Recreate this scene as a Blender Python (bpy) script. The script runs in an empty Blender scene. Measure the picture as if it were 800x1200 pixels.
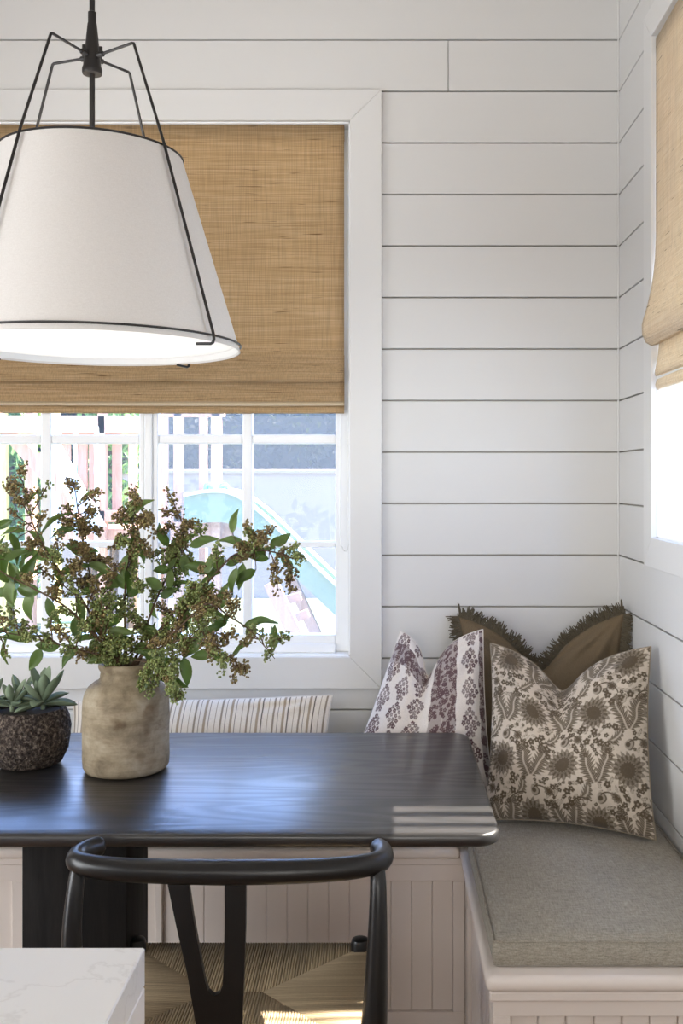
import bpy, bmesh, math, random
import numpy as np
from mathutils import Vector, Matrix

random.seed(7)
SC = bpy.context.scene
COL = SC.collection

# ------------------------------------------------------------------ camera, world, sun, big lights
F = 1188.0; CX, CY = 450.0, 560.0; CAMZ = 1.40         # focal length and principal point in pixels of an 800x1200 frame
cam_d = bpy.data.cameras.new('camera'); cam = bpy.data.objects.new('camera', cam_d); COL.objects.link(cam)
cam.location = (0, 0, CAMZ); cam.rotation_euler = (math.pi / 2, 0, 0)
cam_d.sensor_fit = 'HORIZONTAL'; cam_d.sensor_width = 36; cam_d.lens = F * 36 / 800
cam_d.shift_x = -(CX - 400) / 800; cam_d.shift_y = -(600 - CY) / 800
cam_d.clip_start = 0.05
SC.camera = cam

w = bpy.data.worlds.new('sky'); SC.world = w; w.use_nodes = True
nt = w.node_tree; nt.nodes.clear()
tc = nt.nodes.new('ShaderNodeTexCoord'); sp = nt.nodes.new('ShaderNodeSeparateXYZ'); rp = nt.nodes.new('ShaderNodeValToRGB')
bg = nt.nodes.new('ShaderNodeBackground'); wo = nt.nodes.new('ShaderNodeOutputWorld')
nt.links.new(tc.outputs['Generated'], sp.inputs[0]); nt.links.new(sp.outputs[2], rp.inputs[0])
rp.color_ramp.elements[0].position = 0.0; rp.color_ramp.elements[0].color = (0.66, 0.80, 1.0, 1)
rp.color_ramp.elements[1].position = 0.4; rp.color_ramp.elements[1].color = (0.27, 0.47, 1.0, 1)
nt.links.new(rp.outputs[0], bg.inputs[0]); bg.inputs[1].default_value = 4.4; nt.links.new(bg.outputs[0], wo.inputs[0])

sun_d = bpy.data.lights.new('sun', 'SUN'); sun = bpy.data.objects.new('sun', sun_d); COL.objects.link(sun)
sun_d.energy = 25.0; sun_d.color = (1.0, 0.93, 0.82); sun_d.angle = math.radians(0.5)
sun.rotation_euler = Vector((-1, 0, -1.305)).to_track_quat('-Z', 'Y').to_euler(); sun.location = (4, 2, 6)

def area(name, loc, to, sx, sy, power, col):
    d = bpy.data.lights.new(name, 'AREA'); o = bpy.data.objects.new(name, d); COL.objects.link(o)
    d.shape = 'RECTANGLE'; d.spread = math.radians(125); d.size = sx; d.size_y = sy; d.energy = power; d.color = col
    o.location = loc; o.rotation_euler = (Vector(to) - Vector(loc)).to_track_quat('-Z', 'Y').to_euler()
    return o
area('left_fill_light', (-3.05, 0.6, 1.10), (0.5, 1.3, 0.5), 3.0, 1.9, 46, (0.93, 0.965, 1.0))  # added soft fill from the left; the wall has no door
area('kitchen_fill_light', (-0.6, -2.7, 1.3), (0.1, 2.0, 0.2), 3.2, 1.9, 26, (1.0, 0.965, 0.92))  # added warm fill behind the camera, standing in for kitchen lights and windows
vs = SC.view_settings
vs.view_transform = 'Standard'; vs.look = 'None'; vs.gamma = 1.0; vs.exposure = 0.92; vs.use_curve_mapping = False

# ------------------------------------------------------------------ helpers
def S(r, g, b):
    f = lambda c: (c / 255 / 12.92) if c / 255 <= 0.04045 else ((c / 255 + 0.055) / 1.055) ** 2.4
    return (f(r), f(g), f(b))
def PX(x, y, Y):                                       # point at depth Y metres
    return Vector(((x - CX) * Y / F, Y, CAMZ - (y - CY) * Y / F))

Wl = {}                                                # world translation of unrotated roots
def reg(o, loc): Wl[o.name] = Vector(loc)
def W_(p): return Wl.get(p.name, Vector((0, 0, 0))) if p else Vector((0, 0, 0))
def tag(o, label=None, cat=None, group=None, kind=None):
    if label: o['label'] = label
    if cat: o['category'] = cat
    if group: o['group'] = group
    if kind: o['kind'] = kind
    return o
def empty(name, loc, label=None, cat=None, group=None, kind=None):
    o = bpy.data.objects.new(name, None); COL.objects.link(o); o.location = loc; o.empty_display_size = 0.05
    reg(o, loc); return tag(o, label, cat, group, kind)

class G:
    def __init__(s): s.v = []; s.f = []
    def box(s, x0, x1, y0, y1, z0, z1):
        n = len(s.v)
        s.v += [(x0,y0,z0),(x1,y0,z0),(x1,y1,z0),(x0,y1,z0),(x0,y0,z1),(x1,y0,z1),(x1,y1,z1),(x0,y1,z1)]
        s.f += [tuple(n+i for i in q) for q in ((0,3,2,1),(4,5,6,7),(0,1,5,4),(1,2,6,5),(2,3,7,6),(3,0,4,7))]
        return s
    def tube(s, pts, r, seg=8, cap=True):
        pts = [Vector(p) for p in pts]; m = len(pts)
        rs = list(r) if isinstance(r, (list, tuple)) else [r] * m
        n0 = len(s.v); prev = None
        for i, p in enumerate(pts):
            t = (pts[min(i+1, m-1)] - pts[max(i-1, 0)]).normalized()
            if prev is None:
                a = Vector((0, 0, 1)) if abs(t.z) < 0.9 else Vector((1, 0, 0))
                nrm = (a - t * a.dot(t)).normalized()
            else:
                nrm = (prev - t * prev.dot(t)).normalized()
            prev = nrm; b = t.cross(nrm)
            for k in range(seg):
                an = 2 * math.pi * k / seg
                s.v.append(tuple(p + (nrm * math.cos(an) + b * math.sin(an)) * rs[i]))
        for i in range(m - 1):
            for k in range(seg):
                a = n0 + i*seg + k; b2 = n0 + i*seg + (k+1) % seg
                s.f.append((a, b2, b2 + seg, a + seg))
        if cap:
            s.f.append(tuple(n0 + k for k in range(seg))[::-1]); e = n0 + (m-1)*seg
            s.f.append(tuple(e + k for k in range(seg)))
        return s
    def lathe(s, prof, c, seg=48, wob=None, close=False):
        n0 = len(s.v); m = len(prof)
        for (r, z) in prof:
            for k in range(seg):
                a = 2*math.pi*k/seg; q = 1.0 if wob is None else wob(a, z)
                s.v.append((c[0] + r*q*math.cos(a), c[1] + r*q*math.sin(a), c[2] + z))
        rng = range(m) if close else range(m-1)
        for i in rng:
            j = (i+1) % m
            for k in range(seg):
                k2 = (k+1) % seg
                s.f.append((n0+i*seg+k, n0+i*seg+k2, n0+j*seg+k2, n0+j*seg+k))
        if not close:
            s.f.append(tuple(n0+k for k in range(seg))[::-1]); s.f.append(tuple(n0+(m-1)*seg+k for k in range(seg)))
        return s
    def prism(s, poly, axis, a0, a1):                  # poly in the two other axes (in xyz order)
        n = len(s.v); m = len(poly)
        for a in (a0, a1):
            for (p, q) in poly:
                s.v.append({'x': (a, p, q), 'y': (p, a, q), 'z': (p, q, a)}[axis])
        s.f.append(tuple(range(n, n+m))); s.f.append(tuple(range(n+2*m-1, n+m-1, -1)))
        for i in range(m):
            j = (i+1) % m; s.f.append((n+i, n+m+i, n+m+j, n+j))
        return s
    def grid(s, P, nu, nv):                            # P(i,j) -> point, nu x nv points
        n = len(s.v)
        for j in range(nv):
            for i in range(nu): s.v.append(tuple(P(i, j)))
        for j in range(nv-1):
            for i in range(nu-1):
                a = n + j*nu + i; s.f.append((a, a+1, a+1+nu, a+nu))
        return s
    def mesh(s, name, mat, smooth=False, bev=0, segs=2, angle=40, fix=True):
        me = bpy.data.meshes.new(name)
        me.from_pydata(s.v, [], s.f)
        if fix or bev:
            bm = bmesh.new(); bm.from_mesh(me)
            if fix: bmesh.ops.recalc_face_normals(bm, faces=bm.faces)
            if bev: bmesh.ops.bevel(bm, geom=list(bm.edges), offset=bev, segments=segs, profile=0.5, affect='EDGES', clamp_overlap=True)
            bm.to_mesh(me); bm.free()
        if smooth:
            for p in me.polygons: p.use_smooth = True
            me.set_sharp_from_angle(angle=math.radians(angle))
        me.materials.append(mat)
        return me
    def put(s, name, mat, parent=None, smooth=False, bev=0, segs=2, angle=40, fix=True):
        o = bpy.data.objects.new(name, s.mesh(name, mat, smooth, bev, segs, angle, fix)); COL.objects.link(o)
        if parent:
            o.parent = parent; o.location = -W_(parent)
        return o
def box(name, mat, b, parent=None, bev=0, segs=1):
    return G().box(*b).put(name, mat, parent, bev=bev, segs=segs, smooth=segs > 1)
def place(name, me, M, parent=None):
    o = bpy.data.objects.new(name, me); COL.objects.link(o)
    if parent:
        o.parent = parent; o.matrix_basis = Matrix.Translation(-W_(parent)) @ M
    else: o.matrix_basis = M
    return o
def spline(pts, n):                                    # Catmull-Rom through pts
    pts = [Vector(p) for p in pts]; P = [pts[0]*2 - pts[1]] + pts + [pts[-1]*2 - pts[-2]]; out = []
    for i in range(1, len(P)-2):
        for k in range(n):
            t = k / n; a, b, c, d = P[i-1], P[i], P[i+1], P[i+2]
            out.append(0.5*((2*b) + (c-a)*t + (2*a-5*b+4*c-d)*t*t + (3*b-a-3*c+d)*t**3))
    out.append(pts[-1]); return out

# ------------------------------------------------------------------ materials
class N:
    def __init__(s, name):
        s.m = bpy.data.materials.new(name); s.m.use_nodes = True; s.t = s.m.node_tree; s.t.nodes.clear()
        s.out = s.t.nodes.new('ShaderNodeOutputMaterial')
    def n(s, ty, **kw):
        nd = s.t.nodes.new(ty)
        for k, v in kw.items():
            if hasattr(nd, k) and k not in nd.inputs: setattr(nd, k, v)
        return nd
    def l(s, a, b): s.t.links.new(a, b)
    def coord(s, scale=(1,1,1), kind='Object', rot=(0,0,0)):
        c = s.n('ShaderNodeTexCoord'); mp = s.n('ShaderNodeMapping'); mp.inputs['Scale'].default_value = scale
        mp.inputs['Rotation'].default_value = rot
        s.l(c.outputs[kind], mp.inputs[0]); return mp.outputs[0]
    def noise(s, vec, sc, det=4, rough=0.55, dist=0):
        nd = s.n('ShaderNodeTexNoise'); nd.inputs['Scale'].default_value = sc; nd.inputs['Detail'].default_value = det
        nd.inputs['Roughness'].default_value = rough; nd.inputs['Distortion'].default_value = dist
        if vec is not None: s.l(vec, nd.inputs['Vector'])
        return nd.outputs[0]
    def ramp(s, fac, stops):
        r = s.n('ShaderNodeValToRGB'); e = r.color_ramp.elements
        e[0].position, e[0].color = stops[0][0], (*stops[0][1], 1); e[1].position, e[1].color = stops[-1][0], (*stops[-1][1], 1)
        for p, c in stops[1:-1]:
            x = e.new(p); x.color = (*c, 1)
        s.l(fac, r.inputs[0]); return r.outputs[0]
    def mix(s, fac, a, b, mode='MIX'):
        m = s.n('ShaderNodeMix'); m.data_type = 'RGBA'; m.blend_type = mode
        for i, v in ((0, fac), (6, a), (7, b)):
            if isinstance(v, (int, float)): m.inputs[i].default_value = v
            elif isinstance(v, tuple): m.inputs[i].default_value = (*v, 1)
            else: s.l(v, m.inputs[i])
        return m.outputs[2]
    def math(s, op, a, b=0.0):
        m = s.n('ShaderNodeMath'); m.operation = op
        for i, v in ((0, a), (1, b)):
            if isinstance(v, (int, float)): m.inputs[i].default_value = v
            else: s.l(v, m.inputs[i])
        return m.outputs[0]
    def bump(s, h, st=0.3, d=0.002):
        b = s.n('ShaderNodeBump'); b.inputs['Strength'].default_value = st; b.inputs['Distance'].default_value = d
        s.l(h, b.inputs['Height']); return b.outputs[0]
    def bsdf(s, col, rough=0.5, nrm=None, spec=0.5, metal=0.0, sheen=0.0, coat=0.0):
        p = s.n('ShaderNodeBsdfPrincipled')
        if isinstance(col, tuple): p.inputs['Base Color'].default_value = (*col, 1)
        else: s.l(col, p.inputs['Base Color'])
        if isinstance(rough, (int, float)): p.inputs['Roughness'].default_value = rough
        else: s.l(rough, p.inputs['Roughness'])
        p.inputs['Specular IOR Level'].default_value = spec; p.inputs['Metallic'].default_value = metal
        p.inputs['Sheen Weight'].default_value = sheen; p.inputs['Coat Weight'].default_value = coat; p.inputs['Coat Roughness'].default_value = 0.3
        if nrm is not None: s.l(nrm, p.inputs['Normal'])
        return p.outputs[0]
    def done(s, sh): s.l(sh, s.out.inputs[0]); return s.m
    def trans(s, sh, col, fac, nrm=None):              # add translucency
        t = s.n('ShaderNodeBsdfTranslucent'); mx = s.n('ShaderNodeMixShader'); mx.inputs[0].default_value = fac
        if isinstance(col, tuple): t.inputs[0].default_value = (*col, 1)
        else: s.l(col, t.inputs[0])
        s.l(sh, mx.inputs[1]); s.l(t.outputs[0], mx.inputs[2]); return mx.outputs[0]

def paint(name, col, rough=0.45, var=0.04, bump=0.05, sc=40):
    a = N(name); v = a.coord(); n1 = a.noise(v, 3, 3); n2 = a.noise(v, sc, 3)
    dark = tuple(c*(1-var) for c in col)
    return a.done(a.bsdf(a.mix(n1, dark, col), rough, a.bump(n2, bump, 0.001)))
def fabric(name, col, sc=900, var=0.18, bump=0.35, rough=0.9, sheen=0.1, attr=None, tr=0.0):
    a = N(name)
    v1 = a.coord((1, 6, 6)); v2 = a.coord((6, 1, 1.0)); n1 = a.noise(v1, sc/6, 2); n2 = a.noise(v2, sc/6, 2); n3 = a.noise(a.coord(), 14, 3)
    t = a.math('ADD', a.math('MULTIPLY', n1, 0.5), a.math('MULTIPLY', n2, 0.5))
    base = col
    if attr:
        at = a.n('ShaderNodeVertexColor'); at.layer_name = attr; base = at.outputs[0]
    c = a.mix(1.0, base, a.ramp(t, [(0.3, (1-var,)*3), (0.7, (1+var*0.3,)*3)]), 'MULTIPLY')
    c = a.mix(0.25, c, a.ramp(n3, [(0.3, (0.8,)*3), (0.7, (1.0,)*3)]), 'MULTIPLY')
    sh = a.bsdf(c, rough, a.bump(t, bump, 0.0012), 0.2, sheen=sheen)
    if tr: sh = a.trans(sh, c, tr)
    return a.done(sh)
def wood(name, c0, c1, axis='x', rough=(0.35, 0.55), sc=1.0, bump=0.25, spec=0.5):
    a = N(name); s = {'x': (1.2, 14, 14), 'y': (14, 1.2, 14), 'z': (14, 14, 1.2)}[axis]
    v = a.coord(tuple(q*sc for q in s)); g = a.noise(v, 3.0, 6, 0.65, 0.6); f = a.noise(a.coord(tuple(q*sc*5 for q in s)), 6, 3)
    m = a.math('ADD', a.math('MULTIPLY', g, 0.7), a.math('MULTIPLY', f, 0.3))
    col = a.ramp(m, [(0.35, c0), (0.65, c1)])
    r = a.n('ShaderNodeMapRange'); a.l(m, r.inputs[0]); r.inputs[1].default_value = 0.35; r.inputs[2].default_value = 0.65
    r.inputs[3].default_value = rough[1]; r.inputs[4].default_value = rough[0]
    return a.done(a.bsdf(col, r.outputs[0], a.bump(m, bump, 0.0015), spec))

M = {}
M['wall'] = paint('white_shiplap_paint', S(219, 218, 216), 0.55, 0.02)
M['backing'] = paint('wall_backing', S(175, 168, 160), 0.8)
M['trim'] = paint('white_trim_paint', S(223, 222, 220), 0.42, 0.02, 0.03)
M['sash'] = paint('white_sash_paint', S(246, 247, 248), 0.35, 0.02, 0.03)
M['bench'] = paint('warm_white_bench_paint', S(230, 219, 210), 0.45, 0.03, 0.04)
M['ceiling'] = paint('ceiling_paint', S(196, 190, 184), 0.8)
M['floor'] = wood('oak_floor', S(120, 88, 62), S(176, 138, 102), 'y', (0.4, 0.6))
M['black'] = paint('black_metal', S(30, 27, 26), 0.42, 0.1, 0.02)
M['ebony'] = wood('black_chair_wood', S(14, 13, 13), S(25, 24, 24), 'z', (0.28, 0.38), 1.2, 0.05)
M['glasspane'] = None
def make_table():
    a = N('ebonised_oak')
    big = a.noise(a.coord((0.55, 4.2, 4.2)), 1.6, 2, 0.45, 0.3); wv_ = a.math('SINE', a.math('MULTIPLY', big, 95.0))
    wv_ = a.math('ADD', a.math('MULTIPLY', wv_, 0.5), 0.5)
    f = a.noise(a.coord((4, 160, 160)), 3, 4, 0.6); f2 = a.noise(a.coord((2, 40, 40)), 3, 3)
    m = a.math('ADD', a.math('MULTIPLY', wv_, 0.3), a.math('ADD', a.math('MULTIPLY', f, 0.4), a.math('MULTIPLY', f2, 0.25)))
    col = a.ramp(m, [(0.3, (0.003, 0.0029, 0.0032)), (0.75, (0.022, 0.020, 0.020))])
    r = a.n('ShaderNodeMapRange'); a.l(m, r.inputs[0]); r.inputs[1].default_value = 0.3; r.inputs[2].default_value = 0.8
    r.inputs[3].default_value = 0.42; r.inputs[4].default_value = 0.24
    return a.done(a.bsdf(col, r.outputs[0], a.bump(m, 0.4, 0.001), 0.9, coat=0.3))
M['table'] = make_table()
def make_glass():
    a = N('window_glass'); t = a.n('ShaderNodeBsdfTransparent'); g = a.n('ShaderNodeBsdfGlossy'); g.inputs['Roughness'].default_value = 0.02
    lw = a.n('ShaderNodeLayerWeight'); fr = a.math('ADD', a.math('MULTIPLY', a.math('POWER', lw.outputs['Facing'], 5.0), 0.9), 0.012); mx = a.n('ShaderNodeMixShader')
    a.l(fr, mx.inputs[0]); a.l(t.outputs[0], mx.inputs[1]); a.l(g.outputs[0], mx.inputs[2]); tl = a.n('ShaderNodeBsdfTranslucent'); tl.inputs[0].default_value = (0.8, 0.8, 0.8, 1); m2 = a.n('ShaderNodeMixShader'); m2.inputs[0].default_value = 0.025; a.l(mx.outputs[0], m2.inputs[1]); a.l(tl.outputs[0], m2.inputs[2]); return a.done(m2.outputs[0])  # thin translucent layer whitens the panes to imitate window bloom
M['glass'] = make_glass()
def make_screen(name, op):
    a = N(name); t = a.n('ShaderNodeBsdfTransparent'); d = a.n('ShaderNodeBsdfDiffuse'); tl = a.n('ShaderNodeBsdfTranslucent')
    d.inputs[0].default_value = (0.36, 0.37, 0.38, 1); tl.inputs[0].default_value = (0.36, 0.37, 0.38, 1)
    m1 = a.n('ShaderNodeMixShader'); m1.inputs[0].default_value = 0.65; a.l(d.outputs[0], m1.inputs[1]); a.l(tl.outputs[0], m1.inputs[2])
    n1 = a.noise(a.coord((1, 1, 1)), 260, 2); r = a.n('ShaderNodeMapRange'); a.l(n1, r.inputs[0]); r.inputs[1].default_value = 0.3; r.inputs[2].default_value = 0.7
    r.inputs[3].default_value = op*0.7; r.inputs[4].default_value = op*1.3
    m2 = a.n('ShaderNodeMixShader'); a.l(r.outputs[0], m2.inputs[0]); a.l(t.outputs[0], m2.inputs[1]); a.l(m1.outputs[0], m2.inputs[2]); return a.done(m2.outputs[0])
M['screen'] = make_screen('insect_screen_mesh', 0.17)
def make_grass(name, c0, c1, c2, tr, axis):
    a = N(name)                                         # woven grass cloth: horizontal slubs, fine vertical warp
    across = (1.0, 1.0, 1.0)
    hs = (3, 3, 220) ; thr = a.noise(a.coord(hs), 2.4, 3, 0.5)
    vs_ = (260, 260, 6); wrp = a.noise(a.coord(vs_), 1.5, 2)
    sl = a.noise(a.coord((9, 9, 210)), 1.0, 2, 0.5)
    c = a.ramp(thr, [(0.3, c0), (0.55, c1), (0.75, c2)])
    c = a.mix(1.0, c, a.ramp(wrp, [(0.35, (0.82,)*3), (0.6, (1.0,)*3)]), 'MULTIPLY')
    c = a.mix(1.0, c, a.ramp(sl, [(0.68, (1,)*3), (0.73, (0.45, 0.40, 0.34))]), 'MULTIPLY')
    sh = a.bsdf(c, 0.85, a.bump(a.math('ADD', thr, wrp), 0.5, 0.0012), 0.2)
    return a.done(a.trans(sh, c, tr))
M['grass'] = make_grass('woven_grass_shade', S(190, 158, 116), S(212, 182, 140), S(228, 203, 165), 0.38, 'x')
M['grass2'] = make_grass('backlit_woven_grass_shade', S(224, 204, 174), S(236, 220, 194), S(244, 230, 208), 0.38, 'y')  # paler copy of the weave: strong outside light put into its colour
M['hem'] = fabric('shade_hem_tape', S(226, 205, 170))
M['cord'] = paint('white_cord', S(238, 238, 236), 0.5)
M['linen'] = None
def make_lampshade():
    a = N('white_linen_shade'); v1 = a.coord((1, 1, 9)); v2 = a.coord((9, 9, 1)); n1 = a.noise(v1, 120, 2); n2 = a.noise(v2, 90, 2)
    t = a.math('ADD', a.math('MULTIPLY', n1, 0.5), a.math('MULTIPLY', n2, 0.5))
    c = a.ramp(t, [(0.3, S(222, 217, 212)), (0.7, S(236, 232, 228))])
    return a.done(a.trans(a.bsdf(c, 0.9, a.bump(t, 0.2, 0.001), 0.2), (0.75, 0.73, 0.7), 0.15))
M['linen'] = make_lampshade()
M['liner'] = paint('white_shade_liner', S(245, 244, 242), 0.6, 0.01)
def make_diff():
    a = N('opal_diffuser'); return a.done(a.trans(a.bsdf((0.9, 0.9, 0.9), 0.5), (0.95, 0.95, 0.95), 0.5))
M['diff'] = make_diff()
def make_cushion():
    a = N('taupe_cushion_linen'); v1 = a.coord((1, 7, 7)); v2 = a.coord((7, 1, 7)); n1 = a.noise(v1, 62, 3); n2 = a.noise(v2, 62, 3); n3 = a.noise(a.coord(), 8, 3)
    t = a.math('ADD', a.math('MULTIPLY', n1, 0.5), a.math('MULTIPLY', n2, 0.5))
    c = a.ramp(t, [(0.3, S(126, 119, 107)), (0.7, S(184, 177, 163))]); c = a.mix(0.3, c, a.ramp(n3, [(0.35, (0.8,)*3), (0.65, (1,)*3)]), 'MULTIPLY')
    return a.done(a.bsdf(c, 0.9, a.bump(t, 0.3, 0.0012), 0.2, sheen=0.15))
M['cushion'] = make_cushion()
M['print'] = fabric('printed_linen', (0.5, 0.5, 0.5), attr='print', var=0.16, tr=0.0)
M['whitecloth'] = fabric('plain_white_linen', S(224, 219, 212))
M['seamtaupe'] = fabric('taupe_seam', S(150, 138, 120))
M['brown'] = fabric('dark_olive_brown_linen', S(118, 102, 80), var=0.3)
M['fringe'] = fabric('dark_fringe_yarn', S(104, 95, 78), var=0.3)
def make_stoneware():
    a = N('aged_stoneware'); n1 = a.noise(a.coord((1, 1, 1.3)), 14, 7, 0.7, 0.3); n2 = a.noise(a.coord((1, 1, 1.3)), 9, 2, 0.5); n3 = a.noise(a.coord((2, 2, 30)), 4, 4); n4 = a.noise(a.coord(), 160, 3)
    c = a.ramp(n1, [(0.25, S(98, 84, 66)), (0.5, S(150, 136, 113)), (0.75, S(180, 168, 147))])
    c = a.mix(1.0, c, a.ramp(n2, [(0.60, (1,)*3), (0.68, (0.58, 0.50, 0.42))]), 'MULTIPLY')
    c = a.mix(0.5, c, a.ramp(n3, [(0.35, (0.72, 0.7, 0.66)), (0.6, (1,)*3)]), 'MULTIPLY')
    return a.done(a.bsdf(c, 0.75, a.bump(a.math('ADD', n1, a.math('MULTIPLY', n4, 0.3)), 0.3, 0.003), 0.3))
M['stoneware'] = make_stoneware()
def make_rough():
    a = N('pitted_dark_stone'); n1 = a.noise(a.coord(), 130, 4, 0.7); n2 = a.noise(a.coord(), 12, 4); vo = a.n('ShaderNodeTexVoronoi'); vo.inputs['Scale'].default_value = 190; a.l(a.coord(), vo.inputs[0])
    c = a.ramp(n1, [(0.36, S(34, 29, 27)), (0.52, S(80, 70, 64)), (0.72, S(158, 144, 130))]); c = a.mix(0.6, c, a.ramp(n2, [(0.3, (0.55,)*3), (0.7, (1,)*3)]), 'MULTIPLY')
    return a.done(a.bsdf(c, 0.95, a.bump(a.math('ADD', n1, vo.outputs[0]), 0.9, 0.004), 0.2))
M['rough'] = make_rough()
def make_leaf(name, c0, c1, tr, rough=0.4):
    a = N(name); n1 = a.noise(a.coord(), 30, 3); oi = a.n('ShaderNodeObjectInfo'); c = a.mix(oi.outputs['Random'], c0, c1); c = a.mix(0.5, c, a.ramp(n1, [(0.3, (0.7,)*3), (0.7, (1,)*3)]), 'MULTIPLY')
    return a.done(a.trans(a.bsdf(c, rough, None, 0.4), a.mix(0.5, c, (0.25, 0.38, 0.03)), tr))
M['leaf'] = make_leaf('privet_leaf', S(66, 86, 46), S(118, 136, 82), 0.35)
M['succ'] = make_leaf('felted_succulent_leaf', S(104, 120, 96), S(140, 154, 128), 0.06, 0.9)
M['twig'] = wood('twig_bark', S(62, 46, 32), S(104, 80, 54), 'z', (0.7, 0.85))
def make_attr(name, attr, rough, sheen=0):
    a = N(name); at = a.n('ShaderNodeVertexColor'); at.layer_name = attr; n1 = a.noise(a.coord(), 200, 2)
    return a.done(a.bsdf(a.mix(0.4, at.outputs[0], a.ramp(n1, [(0.3, (0.75,)*3), (0.7, (1,)*3)]), 'MULTIPLY'), rough))
M['berry'] = make_attr('privet_berry', 'tint', 0.5)
M['cordseat'] = make_attr('paper_cord', 'tint', 0.85)
M['soil'] = paint('dark_soil', S(40, 32, 26), 0.95, 0.3, 0.5)
def make_marble():
    a = N('white_quartz'); n1 = a.noise(a.coord(), 3.2, 6, 0.6, 1.2); n2 = a.noise(a.coord(), 5, 4)
    v = a.ramp(n1, [(0.485, (1,)*3), (0.5, (0.80, 0.785, 0.765)), (0.515, (1,)*3)]); c = a.mix(n2, S(226, 224, 219), S(234, 232, 228))
    return a.done(a.bsdf(a.mix(0.5, c, v, 'MULTIPLY'), 0.3))
M['marble'] = make_marble()
# garden
M['stucco'] = paint('pale_stucco', S(160, 142, 129), 0.9, 0.05, 0.3, 60)
M['lawn'] = paint('lawn', S(96, 100, 70), 0.95, 0.25, 0.6, 30)
M['redwood'] = wood('play_set_timber', S(178, 132, 106), S(206, 164, 138), 'z', (0.7, 0.85))
M['slide'] = paint('green_plastic', S(124, 144, 118), 0.5, 0.05)
M['handle'] = paint('teal_handle', S(90, 190, 196), 0.4)
M['chain'] = paint('coated_chain', S(190, 196, 200), 0.5)
M['bamboo'] = wood('bamboo_cane', S(196, 178, 96), S(224, 208, 140), 'z', (0.5, 0.6))
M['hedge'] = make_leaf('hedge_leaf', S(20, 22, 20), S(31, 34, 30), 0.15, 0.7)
M['palm'] = make_leaf('palm_leaf', S(78, 116, 70), S(128, 160, 104), 0.3, 0.6)
M['cedar'] = wood('blocker_cedar', S(150, 112, 80), S(186, 146, 108), 'z', (0.7, 0.8))

# ------------------------------------------------------------------ setting
D = 2.95; RX = 0.683; CEIL = 2.86; LX = -3.2; FY = -2.9
PIT = 0.15; ZB = [2.825 - PIT*k for k in range(20)]    # joints between shiplap boards
GAP = 0.0042
WX0, WX1, WZ0, WZ1 = -1.2947, -0.0993, 0.881, 2.4355   # back window opening
CS = 0.0924
RY0, RY1, RZ0, RZ1 = 1.45, 2.536, 1.25, 2.505          # right window opening
RCS = 0.075
def struct(o): o['kind'] = 'structure'; return o
struct(box('floor', M['floor'], (LX, RX+0.15, FY, D+0.14, -0.05, 0)))
struct(box('ceiling', M['ceiling'], (LX, RX+0.15, FY, D+0.14, CEIL, CEIL+0.08)))
struct(box('wall_left', M['wall'], (LX-0.1, LX, FY, D+0.14, 0, CEIL)))
struct(box('wall_front', M['wall'], (LX-0.1, RX+0.15, FY-0.1, FY, 0, CEIL)))
g = G(); y0, y1 = D+0.0135, D+0.13
g.box(LX, WX0, y0, y1, 0, CEIL); g.box(WX1, RX+0.15, y0, y1, 0, CEIL); g.box(WX0, WX1, y0, y1, 0, WZ0); g.box(WX0, WX1, y0, y1, WZ1, CEIL)
wb = struct(g.put('wall_back', M['backing']))
g = G(); x0, x1 = RX+0.0135, RX+0.13
g.box(x0, x1, FY, RY0, 0, CEIL); g.box(x0, x1, RY1, D+0.0135, 0, CEIL); g.box(x0, x1, RY0, RY1, 0, RZ0); g.box(x0, x1, RY0, RY1, RZ1, CEIL)
wr = struct(g.put('wall_right', M['backing']))
def bboard(x0, x1, z1, z0):
    box('shiplap_board', M['wall'], (x0, x1, D, D+0.0145, z0 + GAP/2, z1 - GAP/2), wb, 0.0012)
def rboard(y0, y1, z1, z0):
    box('shiplap_board', M['wall'], (RX, RX+0.0145, y0, y1, z0 + GAP/2, z1 - GAP/2), wr, 0.0012)
rows = [(CEIL, ZB[0])] + [(ZB[k], ZB[k+1]) for k in range(len(ZB)-2)]
oz0, oz1 = WZ0 - CS, WZ1 + CS*0.97; ox0, ox1 = WX0 - CS, WX1 + CS
for zt, zb in rows:
    if zb < 0.30: break
    if zb >= oz1 - 0.01:
        if abs(zb - 2.525) < 0.01: bboard(LX, 0.1855, zt, zb); bboard(0.1875, RX, zt, zb)
        else: bboard(LX, RX, zt, zb)
    elif zt <= oz0 + 0.002: bboard(LX, RX, zt, zb)
    else:
        bboard(LX, ox0, zt, zb); bboard(ox1, RX, zt, zb)
        if zb < oz0 - 0.02: bboard(ox0, ox1, oz0, zb)
    ry0, ry1, rz0, rz1 = RY0-RCS, RY1+RCS, RZ0-RCS, RZ1+RCS
    if zb >= rz1 - 0.005 or zt <= rz0 + 0.005: rboard(FY, D, zt, zb)
    else:
        rboard(ry1, D, zt, zb); rboard(FY, ry0, zt, zb)
        if zt > rz1 + 0.01: rboard(ry0, ry1, zt, rz1 + GAP/2)
        if zb < rz0 - 0.01: rboard(ry0, ry1, rz0 - GAP/2, zb)
struct(box('trim_1', M['trim'], (RX-0.005, RX-0.0002, D-0.005, D-0.0002, 0.5, CEIL), bev=0.001))

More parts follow.
